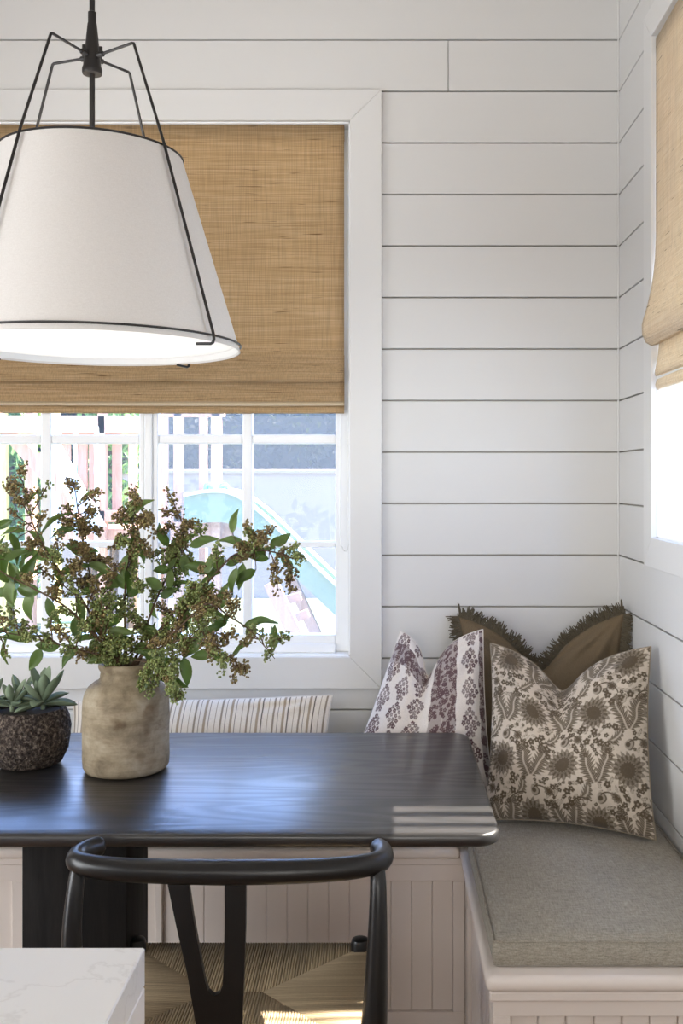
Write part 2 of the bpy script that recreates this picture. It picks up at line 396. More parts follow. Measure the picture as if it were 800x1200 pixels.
# window in the back wall
w1 = struct(empty('window_1', (WX0/2 + WX1/2, D, WZ0)))
cf0, cf1 = D-0.016, D+0.0135
def mitre(name, poly, a0, a1, par, axis='y'): return G().prism(poly, axis, a0, a1).put(name, M['trim'], par, bev=0.002)
mitre('casing', [(WX1, WZ0), (ox1, oz0), (ox1, oz1), (WX1, WZ1)], cf0, cf1, w1)
mitre('casing', [(WX0, WZ0), (ox0, oz0), (ox0, oz1), (WX0, WZ1)], cf0, cf1, w1)
mitre('casing', [(WX0, WZ1), (ox0, oz1), (ox1, oz1), (WX1, WZ1)], cf0, cf1, w1)
mitre('casing', [(WX0, WZ0), (ox0, oz0), (ox1, oz0), (WX1, WZ0)], cf0, cf1, w1)
sy0, sy1 = 3.0, 3.045
for b in ((WX0-0.012, WX0+0.004, D, D+0.15, WZ0, WZ1), (WX1-0.004, WX1+0.012, D, D+0.15, WZ0, WZ1), (WX0, WX1, D, D+0.15, WZ1-0.004, WZ1+0.01), (WX0, WX1, D, D+0.16, WZ0-0.012, WZ0+0.004)):
    box('jamb', M['sash'], b, w1)
gx = [(-1.26, -1.018), (-0.987, -0.7247), (-0.669, -0.42), (-0.391, -0.144)]
gz = [(0.935, 1.193), (1.212, 1.501), (1.5288, 1.81), (1.838, 2.119), (2.147, 2.39)]
for (a, b) in ((-1.2907, -1.26), (-0.7247, -0.709), (-0.685, -0.669), (-0.144, -0.1033)):
    box('sash_stile', M['sash'], (a, b, sy0, sy1, WZ0+0.004, WZ1-0.004), w1, 0.003)
box('mullion', M['sash'], (-0.7085, -0.6855, sy0-0.006, sy1+0.02, WZ0+0.004, WZ1-0.004), w1, 0.003)
for (a, b) in ((-1.26, -0.7247), (-0.669, -0.144)):
    box('bottom_rail', M['sash'], (a, b, sy0, sy1, WZ0+0.004, 0.935), w1, 0.003)
    box('glazing_stop', M['sash'], (a, b, sy0-0.018, sy0, WZ0+0.004, 0.912), w1, 0.003)
    box('top_rail', M['sash'], (a, b, sy0, sy1, 2.39, WZ1-0.004), w1, 0.003)
for (a, b) in ((-1.018, -0.987), (-0.42, -0.391)):
    box('muntin', M['sash'], (a, b, sy0+0.004, sy1-0.004, 0.935, 2.39), w1, 0.004)
for (c, d) in gx:
    for k in range(len(gz)-1): box('muntin', M['sash'], (c, d, sy0+0.006, sy1-0.006, gz[k][1], gz[k+1][0]), w1, 0.004)
    for (a, b) in gz: box('pane', M['glass'], (c, d, 3.02, 3.024, a, b), w1)
tag(box('insect_screen', M['screen'], (-0.668, -0.145, 3.07, 3.0712, WZ0+0.02, 2.39), w1), 'fine grey insect screen behind the sash')

# window in the right wall
w2 = struct(empty('window_2', (RX, RY0/2 + RY1/2, RZ0)))
rf0, rf1 = RX-0.016, RX+0.0135
a0, a1, b0, b1 = RY0-RCS, RY1+RCS, RZ0-RCS, RZ1+RCS
for poly in ([(RY1, RZ0), (a1, b0), (a1, b1), (RY1, RZ1)], [(RY0, RZ0), (a0, b0), (a0, b1), (RY0, RZ1)], [(RY0, RZ1), (a0, b1), (a1, b1), (RY1, RZ1)], [(RY0, RZ0), (a0, b0), (a1, b0), (RY1, RZ0)]):
    mitre('casing', poly, rf0, rf1, w2, 'x')
for b in ((RX, RX+0.15, RY1-0.004, RY1+0.012, RZ0, RZ1), (RX, RX+0.15, RY0-0.012, RY0+0.004, RZ0, RZ1), (RX, RX+0.15, RY0, RY1, RZ1-0.004, RZ1+0.01), (RX, RX+0.13, RY0, RY1, RZ0-0.012, RZ0+0.004)):
    box('jamb', M['sash'], b, w2)
for b in ((0.79, 0.82, RY0+0.004, RY0+0.045, RZ0, RZ1), (0.79, 0.82, RY1-0.018, RY1-0.004, RZ0, RZ1)): box('sash_stile', M['sash'], b, w2, 0.003)
for b in ((0.79, 0.82, RY0+0.045, RY1-0.018, RZ0+0.004, RZ0+0.03), (0.79, 0.82, RY0+0.045, RY1-0.018, RZ1-0.05, RZ1-0.004)): box('sash_rail', M['sash'], b, w2, 0.003)
box('pane', M['glass'], (0.803, 0.807, RY0+0.045, RY1-0.018, RZ0+0.03, RZ1-0.05), w2)

# ------------------------------------------------------------------ roman shades
def sweep(prof, axis, a0, a1, n=40, wav=0.0, seed=0):   # prof: (out, z); out measured into the room
    rnd = random.Random(seed); ph = [rnd.uniform(0, 6.28) for _ in range(4)]
    g = G(); m = len(prof)
    def P(i, j):
        t = a0 + (a1-a0)*i/(n-1); o, z = prof[j]
        wv = wav*(math.sin(5*t+ph[0]) + 0.5*math.sin(13*t+ph[1]+z*2)); zz = z + wav*0.8*math.sin(4*t+ph[2])*(1 if j > m*0.4 else 0)
        return (t, D + 0.014 - o - wv, zz) if axis == 'x' else (RX - o - wv, t, zz)
    return g.grid(P, n, m)
def solid(o, th):
    md = o.modifiers.new('thick', 'SOLIDIFY'); md.thickness = th; md.offset = 0; return o
t1 = empty('roman_shade', (-0.7, D+0.02, 2.43), 'golden tan woven-grass roman shade hanging in the window behind the pendant', 'window shade')
SX0, SX1 = WX0+0.012, -0.117
p = [(0.0, 2.4335 - 0.05*k) for k in range(14)]
p += [(0.008, 1.745), (0.018, 1.72), (0.027, 1.698), (0.028, 1.686), (0.022, 1.680), (0.010, 1.682), (0.004, 1.687)]
main = solid(sweep(p, 'x', SX0, SX1, 60, 0.0012, 1).put('shade_panel', M['grass'], t1, smooth=True, fix=False), 0.002)
p = [(-0.016, 1.76), (-0.016, 1.70), (-0.014, 1.60), (-0.010, 1.596)]
solid(sweep(p, 'x', SX0, SX1, 60, 0.0008, 3).put('fold_back', M['grass'], t1, smooth=True, fix=False), 0.003)
p = [(-0.010, 1.70), (-0.006, 1.67), (0.000, 1.645), (0.005, 1.622), (0.002, 1.617)]
solid(sweep(p, 'x', SX0, SX1, 60, 0.0012, 2).put('lower_fold', M['grass'], t1, smooth=True, fix=False), 0.002)
p = [(0.007, 1.6215), (0.0115, 1.6165), (0.0085, 1.611)]
tag(solid(sweep(p, 'x', SX0, SX1, 60, 0.001, 2).put('hem_piping', M['hem'], t1, smooth=True, fix=False), 0.003), 'pale piped edge')
p = [(-0.008, 1.622), (-0.004, 1.612), (0.003, 1.602), (0.003, 1.592), (-0.002, 1.590)]
solid(sweep(p, 'x', SX0, SX1, 60, 0.001, 2).put('bottom_hem', M['grass'], t1, smooth=True, fix=False), 0.003)
box('head_rail', M['grass'], (SX0, SX1, D+0.020, D+0.036, 2.39, 2.43), t1)
gcord = G().tube(spline([(-0.128, 2.985, 2.42), (-0.128, 2.985, 1.6), (-0.129, 2.985, 1.24), (-0.124, 2.985, 1.195), (-0.114, 2.985, 1.183), (-0.107, 2.985, 1.20), (-0.106, 2.985, 1.26), (-0.107, 2.985, 1.6), (-0.108, 2.985, 2.42)], 6), 0.0022, 6)
tag(gcord.put('pull_cord', M['cord'], t1, smooth=True), 'thin white loop cord')

t2 = empty('roman_shade', (RX, 2.0, 2.5), 'straw roman shade, coloured paler as if backlit, with a rolled fold on the side window above the cushions', 'window shade')
SY0, SY1 = RY0+0.01, RY1-0.004
p = [(0.006, 2.498 - 0.055*k) for k in range(10)]
p += [(0.008, 1.95), (0.012, 1.91), (0.018, 1.87), (0.027, 1.83), (0.036, 1.80), (0.041, 1.78), (0.040, 1.757), (0.032, 1.738), (0.018, 1.73), (0.003, 1.733), (-0.004, 1.738)]
solid(sweep(p, 'y', SY1, SY0, 50, 0.0018, 5).put('shade_panel', M['grass2'], t2, smooth=True, fix=False), 0.002)
p = [(-0.004, 1.745), (0.000, 1.71), (0.006, 1.675), (0.009, 1.66), (0.006, 1.654)]
solid(sweep(p, 'y', SY1, SY0, 50, 0.0012, 6).put('lower_fold', M['grass2'], t2, smooth=True, fix=False), 0.002)
p = [(0.000, 1.656), (0.004, 1.640), (0.006, 1.632), (0.003, 1.622), (-0.002, 1.62)]
solid(sweep(p, 'y', SY1, SY0-0, 50, 0.001, 6).put('bottom_hem', M['grass2'], t2, smooth=True, fix=False), 0.003)
box('hem_bar', M['cord'], (RX-0.003, RX+0.002, SY0+0.004, SY1-0.004, 1.646, 1.653), t2)
box('head_rail', M['grass2'], (RX-0.004, RX+0.012, SY0, SY1, 2.46, 2.498), t2)

# ------------------------------------------------------------------ banquette benches
NZ = 0.49
b1t = empty('banquette_bench', (-0.8, 2.7, 0), 'built-in white bench running below the wide window, beadboard front', 'bench', 'built-in banquette benches')
BX0, BX1, BY = -2.2, 0.1855, 2.50
box('seat_board', M['bench'], (BX0, BX1, BY-0.014, D-0.001, NZ-0.026, NZ), b1t, 0.008, 3)
box('carcass', M['bench'], (BX0, BX1, BY+0.018, D-0.001, 0, NZ-0.026), b1t)
box('nosing_strip', M['bench'], (BX0, 0.1925, BY-0.006, BY+0.018, NZ-0.044, NZ-0.026), b1t, 0.003)
box('top_rail', M['bench'], (BX0, 0.1995, BY, BY+0.018, 0.405, NZ-0.044), b1t, 0.0015)
box('bottom_rail', M['bench'], (BX0, 0.1995, BY, BY+0.018, 0.0, 0.082), b1t, 0.0015)
pan = [(-2.12, -1.42), (-1.34, -0.905), (-0.575, 0.171)]
pan = [(-2.12, -1.49), (-1.43, -0.908), (-0.846, -0.60), (-0.557, 0.170)]
pan = [(-2.12, -1.62), (-1.56, -0.918), (-0.858, -0.565), (-0.548, 0.170)]
ex = [BX0]
for (a, b) in pan: ex += [a, b]
ex.append(0.1995)
for k in range(0, len(ex), 2): box('stile', M['bench'], (ex[k], ex[k+1], BY, BY+0.018, 0.082, 0.405), b1t, 0.0015)
for (a, b) in pan:
    n = max(1, round((b-a)/0.0513)); wd = (b-a)/n
    for k in range(n): box('bead_plank', M['bench'], (a+k*wd+0.0003, a+(k+1)*wd-0.0003, BY+0.010, BY+0.0185, 0.082, 0.405), b1t, 0.0018)

b2t = empty('banquette_bench', (0.44, 2.35, 0), 'built-in white bench along the side wall, carrying the bare grey seat cushion end', 'bench', 'built-in banquette benches')
CX0, CY0 = 0.2, 1.862
g = G()
g.box(0.186, RX-0.001, CY0-0.016, D-0.001, NZ-0.03, NZ); g.put('seat_board', M['bench'], b2t, smooth=True, bev=0.012, segs=3)
box('nosing_strip', M['bench'], (0.193, RX-0.001, CY0-0.010, 2.49, NZ-0.048, NZ-0.03), b2t, 0.003)
box('carcass', M['bench'], (CX0+0.018, RX-0.001, CY0+0.018, D-0.001, 0, NZ-0.03), b2t)
ez = NZ-0.048
box('top_rail', M['bench'], (CX0, RX-0.001, CY0, CY0+0.018, 0.41, ez), b2t, 0.0015); box('bottom_rail', M['bench'], (CX0, RX-0.001, CY0, CY0+0.018, 0, 0.082), b2t, 0.0015)
box('stile', M['bench'], (CX0, 0.232, CY0, CY0+0.018, 0.082, 0.41), b2t, 0.0015); box('stile', M['bench'], (0.645, RX-0.001, CY0, CY0+0.018, 0.082, 0.41), b2t, 0.0015)
for k in range(8):
    wd = (0.645-0.232)/8; box('bead_plank', M['bench'], (0.232+k*wd+0.0008, 0.232+(k+1)*wd-0.0008, CY0+0.010, CY0+0.0185, 0.082, 0.41), b2t, 0.0022)
box('top_rail', M['bench'], (CX0, CX0+0.018, CY0+0.018, 2.50, 0.41, ez), b2t, 0.0015); box('bottom_rail', M['bench'], (CX0, CX0+0.018, CY0+0.018, 2.50, 0, 0.082), b2t, 0.0015)
box('stile', M['bench'], (CX0, CX0+0.018, CY0+0.018, 1.93, 0.082, 0.41), b2t, 0.0015); box('stile', M['bench'], (CX0, CX0+0.018, 2.44, 2.50, 0.082, 0.41), b2t, 0.0015)
for k in range(10):
    wd = 0.051; box('bead_plank', M['bench'], (CX0+0.010, CX0+0.0185, 1.93+k*wd+0.0008, 1.93+(k+1)*wd-0.0008, 0.082, 0.41), b2t, 0.0022)

# seat cushions
def cushion(name, x0, x1, y0, y1, z0, z1, crown, label, seed):
    n = 41; m = 61; root = empty(name, ((x0+x1)/2, (y0+y1)/2, z0), label, 'cushion', 'banquette seat cushions'); g = G(); rnd = random.Random(seed)
    hx, hy = (x1-x0)/2, (y1-y0)/2; cx, cy = (x0+x1)/2, (y0+y1)/2; R = 0.012
    def top(i, j):
        u = -1+2*i/(n-1); v = -1+2*j/(m-1)
        u = math.copysign(abs(u)**0.7, u); v = math.copysign(abs(v)**0.7, v)
        dx = hx*(1-abs(u)); dy = hy*(1-abs(v)); d = min(dx, dy)
        z = z1 + crown*(1-(1-min(1, dx/0.2))**2)*(1-(1-min(1, dy/0.2))**2) - R*(1-min(1, d/R))**2*0.6
        z += 0.0018*math.sin(u*9+v*5+seed)*math.sin(v*11-u*3)*min(1, d/0.04)
        return (cx+hx*u, cy+hy*v, z)
    g.grid(top, n, m); k = len(g.v)
    def ring(z, off):
        pts = []
        for i in range(n): pts.append(top(i, 0))
        for j in range(1, m): pts.append(top(n-1, j))
        for i in range(n-2, -1, -1): pts.append(top(i, m-1))
        for j in range(m-2, 0, -1): pts.append(top(0, j))
        out = []
        for (x, y, _) in pts:
            sx = -off if x < x0+1e-4 else (off if x > x1-1e-4 else 0); sy = -off if y < y0+1e-4 else (off if y > y1-1e-4 else 0)
            out.append((x+sx, y+sy, z))
        return out
    zs = [(z1-R*0.6, 0), (z1-0.01, 0.004), ((z0+z1)/2, 0.006), (z0+0.006, 0.003), (z0+0.0005, -0.004)]
    L = None
    for (z, off) in zs:
        r = ring(z, off); base = len(g.v); g.v += r; L = len(r)
        if base > k:
            for q in range(L): g.f.append((base-L+q, base-L+(q+1) % L, base+(q+1) % L, base+q))
    g.f.append(tuple(range(len(g.v)-L, len(g.v))))
    g.put('cover', M['cushion'], root, smooth=True, angle=60)
    e = [(x0-0.002, y0-0.002), (x1+0.002, y0-0.002), (x1+0.002, y1+0.002), (x0-0.002, y1+0.002), (x0-0.002, y0-0.002)]
    s = G()
    for a, b in zip(e[:-1], e[1:]): s.tube([(a[0], a[1], z1-0.006), ((a[0]+b[0])/2, (a[1]+b[1])/2, z1-0.006), (b[0], b[1], z1-0.006)], 0.0022, 6)
    s.put('seam', M['cushion'], root, smooth=True)
    return root
ZC = 0.545
cushion('seat_cushion', 0.206, RX-0.01, 1.884, D-0.008, NZ, ZC, 0.012, 'thick taupe linen seat cushion on the side bench, under the floral pillow', 1)
cushion('seat_cushion', -2.1, 0.196, 2.512, D-0.008, NZ, ZC, 0.012, 'thick taupe linen seat cushion under the striped lumbar pillow', 2)

# ------------------------------------------------------------------ pillows
def smooth01(a, b, x): t = np.clip((x-a)/(b-a), 0, 1); return t*t*(3-2*t)
def dahlia(U, V, cx, cy, R, n, rot=0.0):
    dx, dy = U-cx, V-cy; r = np.hypot(dx, dy); th = np.arctan2(dy, dx)+rot
    edge = R*(0.76+0.24*np.abs(((th*n/(2*np.pi)) % 1)*2-1)); m = smooth01(0.004, -0.004, r-edge)
    rays = 0.5+0.5*np.cos(th*n); rg = np.abs(((r/R*3.2+0.12*np.cos(th*n)) % 1)-.5)*2; tone = 1-0.30*rays*smooth01(0.3, 0.7, r/R)-0.22*smooth01(.25, .05, rg)*smooth01(.15, .3, r/R)
    return m*tone
def frond(U, V, cx, cy, L, wd, ang, bend, n=9):
    dx, dy = U-cx, V-cy; a = dx*math.cos(ang)+dy*math.sin(ang); b = -dx*math.sin(ang)+dy*math.cos(ang)
    t = a/L; b = b-bend*L*t*t
    prof = wd*np.sqrt(np.clip(t*(1.02-t)*3.4, 0, 1))*(0.42+0.58*np.abs(((t*n-np.abs(b)/wd*1.1) % 1)*2-1))
    m = smooth01(0.003, -0.003, np.abs(b)-prof)*(t > 0)*(t < 1)
    return m*(1-0.7*smooth01(0.007, 0.003, np.abs(b))*(t < 0.8))*(1-0.3*(0.5+0.5*np.cos(2*np.pi*(t*n*2-np.abs(b)/wd*2.2))))
def blossom(U, V, cx, cy, R, rot=0.0, n=5):
    dx, dy = U-cx, V-cy; r = np.hypot(dx, dy); th = np.arctan2(dy, dx)+rot
    m = smooth01(0.003, -0.003, r-R*(0.68+0.32*np.abs(np.cos(th*n/2)))); return m*(1-0.6*smooth01(R*0.32, R*0.12, r))
def arc(U, V, cx, cy, R, a0, a1, wd):
    dx, dy = U-cx, V-cy; r = np.hypot(dx, dy); th = (np.arctan2(dy, dx)-a0) % (2*np.pi)
    return smooth01(wd+0.002, wd-0.001, np.abs(r-R))*(th < (a1-a0))
def floral(u, v):
    U = u+0.006*np.sin(v*31)+0.004*np.sin(v*57+2); V = v+0.006*np.sin(u*29+1)
    Kp = np.zeros_like(U); mx = lambda q: np.maximum(Kp, q)
    rnd = random.Random(3); px, py = 0.375, 0.30; big = []
    for j in range(-1, 5):
        for i in range(-1, 4):
            ox = i*px+(0.5*px if j % 2 else 0)-0.045; oy = j*py+0.02
            Kp = mx(dahlia(U, V, ox, oy, 0.100, 17, j)); big.append((ox, oy, 0.098))
            x, y = ox+0.19, oy-0.085
            Kp = mx(frond(U, V, x, y, 0.19, 0.060, 2.15, -0.22)); Kp = mx(frond(U, V, x+0.014, y, 0.20, 0.062, 1.05, 0.2))
            big += [(x-0.045, y+0.065, 0.06), (x+0.05, y+0.07, 0.065), (x, y, 0.03)]
            Kp = mx(arc(U, V, ox+0.06, oy+0.09, 0.075, 0.2, 2.2, 0.0035))
            bx, by = ox+0.02, oy+0.135
            Kp = mx(smooth01(0.003, -0.003, np.hypot(U-bx, (V-by)*0.9)-0.027)*(1-0.5*smooth01(0.009, 0.004, np.abs(np.hypot(U-bx+0.008, V-by)-0.02)))); big.append((bx, by, 0.032))
            bx, by = ox+0.10, oy+0.145
            Kp = mx(dahlia(U, V, bx, by, 0.030, 9)); big.append((bx, by, 0.034))
            Kp = mx(frond(U, V, ox-0.10, oy+0.12, 0.12, 0.038, 0.5, 0.5, 6)); big.append((ox-0.055, oy+0.15, 0.05))
            Kp = mx(arc(U, V, ox-0.075, oy+0.06, 0.07, 1.0, 2.9, 0.0035))
    for _ in range(6000):
        x, y = rnd.uniform(0, 1), rnd.uniform(0, 1); R = rnd.choice((0.022, 0.018, 0.014, 0.011))
        if all((x-a)**2+(y-b)**2 > (c+R*0.42)**2 for a, b, c in big):
            big.append((x, y, R)); s = (np.abs(U-x) < 0.05) & (np.abs(V-y) < 0.05)
            if rnd.random() < 0.65: q = blossom(U[s], V[s], x, y, R, rnd.uniform(0, 6))
            else: q = frond(U[s], V[s], x-R, y-R*0.4, R*2.4, R*0.7, rnd.uniform(-0.5, 1.4), 0.3, 3)
            Kp[s] = np.maximum(Kp[s], q)
    g0 = np.array(S(206, 193, 176)); k0 = np.array(S(94, 82, 66)); Kp = np.clip(Kp, 0, 1)[..., None]
    return g0*(1-Kp)+k0*Kp
def mauve(u, v):
    U = u+0.004*np.sin(v*40); V = v; Kp = np.zeros_like(U); rnd = random.Random(5)
    def sprig(cx, cy, s, Kp):
        pts = [(0, .10), (-.028, .075), (.028, .078), (-.05, .045), (0, .05), (.05, .048), (-.065, .01), (-.024, .018), (.024, .016), (.066, .012), (0, -.012), (-.035, -.02), (.036, -.018), (0, -.045), (-.018, -.062), (.022, -.06)]
        for (a, b) in pts:
            q = rnd.uniform(0, 6); R = s*rnd.uniform(.017, .023); w_ = (np.abs(U-cx-a*s) < .05) & (np.abs(V-cy-b*s) < .05)
            Kp[w_] = np.maximum(Kp[w_], blossom(U[w_], V[w_], cx+a*s, cy+b*s, R, q)*rnd.uniform(.7, 1.0))
        return Kp
    cols = [(0.09, .0), (0.26, .09), (0.43, .0), (0.885, .05)]
    for cx, off in cols:
        for k in range(-1, 7): Kp = sprig(cx, off+k*.185, 0.88, Kp)
    band = ((U > 0.56) & (U < 0.77)).astype(float)
    topb = ((U < 0.50) & (V+0.15*(U-0.25)**2 > 0.80) & (V+0.15*(U-0.25)**2 < 0.93)).astype(float)
    edge = (U > 0.965).astype(float)
    Bm = np.maximum(np.maximum(band, topb), edge)
    base = 0.55*Bm; K2 = np.zeros_like(U)
    for _ in range(1500):
        x, y = rnd.uniform(0, 1), rnd.uniform(0, 1); w_ = (np.abs(U-x) < .022) & (np.abs(V-y) < .022)
        K2[w_] = np.maximum(K2[w_], blossom(U[w_], V[w_], x, y, .016, rnd.uniform(0, 6)))
    for e in (0.56, 0.665, 0.77): base = np.maximum(base*(1-.3*smooth01(.006, .002, np.abs(U-e))), 0)
    Kp = np.where(Bm > 0, np.maximum(base, K2*0.95), Kp)[..., None]; Kp = np.clip(Kp, 0, 1)
    return np.array(S(238, 231, 225))*(1-Kp)+np.array(S(92, 64, 70))*Kp
def stripes(u, v):
    x = u*0.74; out = np.ones(u.shape+(3,))*np.array(S(228, 220, 208)); rnd = random.Random(2); t = 0.0
    seq = [(.010, (150, 138, 122)), (.006, None), (.003, (112, 102, 92)), (.008, None), (.012, (168, 152, 132)), (.005, None), (.004, (100, 92, 84)), (.011, None), (.003, (150, 134, 112)), (.009, None)]
    k = 0
    while t < 0.76:
        wd, c = seq[k % len(seq)]; wd *= (.62 if c else 1.35)
        if c: out[(x >= t) & (x < t+wd)] = S(*c)
        t += wd; k += 1
    return out
def pillow(name, bl, br, tl, tr, T, chop, label, cat, group, frontf=None, frontmat=None, backmat=None, n=160, u0=0.0, cw=0.42, seammat=None, seed=0, conc=0.07, sag=0.2, wr=0.004, m=None):
    m = m or n
    bl, br, tl, tr = [np.array(q, float) for q in (bl, br, tl, tr)]; c = (bl+br)/2
    root = empty(name, tuple(c), label, cat, group)
    u = np.linspace(-1, 1, n)[None, :].repeat(m, 0); v = np.linspace(-1, 1, m)[:, None].repeat(n, 1)
    uu = u*(1-conc*(1-v*v)*np.abs(u)**2); vv = v*(1-conc*(1-u*u)*np.abs(v)**2)
    s, t = (uu+1)/2, (vv+1)/2
    P = ((1-s)*(1-t))[..., None]*bl+(s*(1-t))[..., None]*br+((1-s)*t)[..., None]*tl+(s*t)[..., None]*tr
    up = (tl+tr-bl-br)/2; up /= np.linalg.norm(up); rt = (br+tr-bl-tl)/2; rt /= np.linalg.norm(rt); nr = np.cross(rt, up)
    if nr[1] > 0: nr = -nr
    ga = np.exp(-np.abs((u-u0)/cw)**1.45); hi = ((v+1)/2)
    P -= (chop*ga*hi**2.2)[..., None]*up
    P += (0.03*chop/0.1*np.exp(-((u-u0)/0.9)**2)*hi**2*np.sign(-(u-u0))*(1-np.exp(-((u-u0)/0.3)**2)))[..., None]*rt*0.5
    th = T*(np.clip((1-u**2)*(1-v**2), 0, 1))**0.52*(1+sag*(-v))
    th *= 1-(0.55*min(1, chop/0.08))*np.exp(-((u-u0)/0.16)**2)*hi**1.5
    rnd = np.random.RandomState(seed); wrk = np.zeros_like(u)
    for _ in range(7):
        a, b, ph, am = rnd.uniform(-7, 7), rnd.uniform(-7, 7), rnd.uniform(0, 6), rnd.uniform(.3, 1); wrk += am*np.sin(a*u+b*v+ph)
    for (cu, cv) in ((-1, -1), (1, -1), (-1, 1), (1, 1)):   # pulled folds at the corners
        d = np.hypot(u-cu, v-cv); an = np.arctan2(v-cv, u-cu); wrk += 1.6*np.sin(an*11+seed)*np.exp(-((d-.45)/.28)**2)
    env = np.clip((1-u**2)*(1-v**2)*4, 0, 1); wrk = wrk*wr*0.5*env
    Fp = P+(th+wrk)[..., None]*nr; Bp = P-(th*0.75)[..., None]*nr
    idx = np.arange(n*m).reshape(m, n)
    fc = np.stack([idx[:-1, :-1], idx[:-1, 1:], idx[1:, 1:], idx[1:, :-1]], -1).reshape(-1, 4)
    # every point stays above the seat cushion and off the walls
    for Q in (Fp, Bp):
        lo = ZC+0.009; Q[..., 2] = np.where(Q[..., 2] < lo, lo+(Q[..., 2]-lo)*0.02, Q[..., 2]); Q[..., 0] = np.minimum(Q[..., 0], RX-0.004); Q[..., 1] = np.minimum(Q[..., 1], D-0.006)
    def mk(nm, Q, faces, mat, col=None):
        me = bpy.data.meshes.new(nm); me.from_pydata((Q.reshape(-1, 3)-c).tolist(), [], faces.tolist()); me.materials.append(mat)
        me.polygons.foreach_set('use_smooth', [True]*len(me.polygons))
        if col is not None:
            ca = me.color_attributes.new('print', 'FLOAT_COLOR', 'POINT'); q = np.ones((n*m, 4)); q[:, :3] = col.reshape(-1, 3); ca.data.foreach_set('color', q.ravel())
        o = bpy.data.objects.new(nm, me); COL.objects.link(o); o.parent = root; return o
    fo = mk('front_cover', Fp, fc, frontmat or M['print'], frontf((u+1)/2, (v+1)/2) if frontf else None)
    mk('back_cover', Bp, fc[:, ::-1], backmat or M['whitecloth'])
    loop = [P[0, i] for i in range(0, n, 4)]+[P[j, n-1] for j in range(0, m, 4)]+[P[m-1, i] for i in range(n-1, -1, -4)]+[P[j, 0] for j in range(m-1, -1, -4)]
    lo = [Vector((min(q[0], RX-0.006), min(q[1], D-0.008), max(q[2], ZC+0.010))) for q in loop]; lo.append(lo[0])
    G().tube(lo, 0.0022, 6).put('seam', seammat or backmat or M['whitecloth'], fo, smooth=True).location = -Vector(c)
    return root, P, nr, up
gp = 'scatter pillows on the banquette'
pillow('floral_pillow', (0.245, 2.50, .557), (0.632, 2.36, .557), (0.278, 2.70, .965), (0.664, 2.51, .985), 0.098, 0.108, 'cream pillow printed all over with taupe-brown flowers and ferns, propped in the corner', 'pillow', gp, floral, n=340, u0=-0.06, cw=0.44, seed=4, wr=0.008, seammat=M['seamtaupe'])
pillow('block_print_pillow', (-0.125, 2.70, .557), (0.29, 2.64, .557), (0.040, 2.85, .975), (0.272, 2.76, .988), 0.085, 0.115, 'white pillow block-printed with mauve flower sprigs and a mauve band', 'pillow', gp, mauve, n=300, u0=-0.12, cw=0.40, seed=9, wr=0.008, backmat=M['whitecloth'])
pillow('lumbar_pillow', (-0.865, 2.72, .56), (-0.145, 2.70, .56), (-0.87, 2.84, .775), (-0.142, 2.80, .80), 0.06, 0.0, 'long low pillow with brown and cream ticking stripes beneath the window', 'pillow', gp, stripes, n=420, m=80, seed=2, conc=0.04, sag=0.1)
rp_, Pb, nb, ub = pillow('fringed_pillow', (0.25, 2.83, .557), (0.64, 2.78, .557), (0.208, 2.915, 1.012), (0.668, 2.80, 1.035), 0.07, 0.15, 'plain dark olive-brown pillow with a ragged fringe, behind the floral one', 'pillow', gp, None, M['brown'], M['brown'], n=120, u0=-0.02, cw=0.52, seed=6, wr=0.010)
g = G(); rnd = random.Random(11); n = 120
edge = [(Pb[n-1, i], (Pb[n-1, min(i+1, n-1)]-Pb[n-1, max(i-1, 0)])) for i in range(n)]+[(Pb[j, n-1], Pb[max(j-1, 0), n-1]-Pb[min(j+1, n-1), n-1]) for j in range(n-1, 20, -1)]+[(Pb[j, 0], Pb[min(j+1, n-1), 0]-Pb[max(j-1, 0), 0]) for j in range(20, n)]
for qi, (q, tg) in enumerate(edge):
    tuft = .65+.7*abs(math.sin(qi*.83+2*math.sin(qi*.31)))
    q = Vector(q); tg = Vector(tg).normalized(); out = tg.cross(Vector(nb)).normalized()
    cen = Vector(Pb[n//2, n//2])
    if out.dot(q-cen) < 0: out = -out
    for _ in range(7):
        L = rnd.uniform(.014, .032)*tuft; st = q+tg*rnd.uniform(-.004, .004); d = (out+tg*rnd.uniform(-.5, .5)+Vector(nb)*rnd.uniform(-.5, .6)).normalized()
        e = st+d*L+Vector(nb)*rnd.uniform(-.004, .006); mid = st+d*L*.5+Vector(nb)*rnd.uniform(-.003, .005)
        pts = [st, mid, e]; pts = [Vector((min(k.x, RX-.003), min(k.y, D-.003), k.z)) for k in pts]
        g.tube(pts, [.0022, .002, .0012], 4)
tag(g.put('fringe', M['fringe'], rp_, smooth=True, fix=False), 'ragged dark yarn fringe', kind='stuff')

# ------------------------------------------------------------------ table
TX0, TX1, TY0, TY1, TZ = -1.43, 0.214, 1.847, 2.591, 0.75
tt = empty('dining_table', (-0.61, 2.2, 0), 'black-stained oak dining table with rounded corners and a slab pedestal', 'table')
def rrect(x0, x1, y0, y1, r, k=8):
    out = []
    for (cx, cy, a) in ((x1-r, y0+r, -90), (x1-r, y1-r, 0), (x0+r, y1-r, 90), (x0+r, y0+r, 180)):
        for i in range(k+1):
            t = math.radians(a+90*i/k); out.append((cx+r*math.cos(t), cy+r*math.sin(t)))
    return out
g = G(); prof = [(0.010, TZ-0.026), (0.002, TZ-0.022), (0, TZ-0.014), (0, TZ-0.006), (0.002, TZ-0.002), (0.006, TZ)]
for (ins, z) in prof: g.v += [(x, y, z) for x, y in rrect(TX0+ins, TX1-ins, TY0+ins, TY1-ins, 0.045-ins)]
m = 36
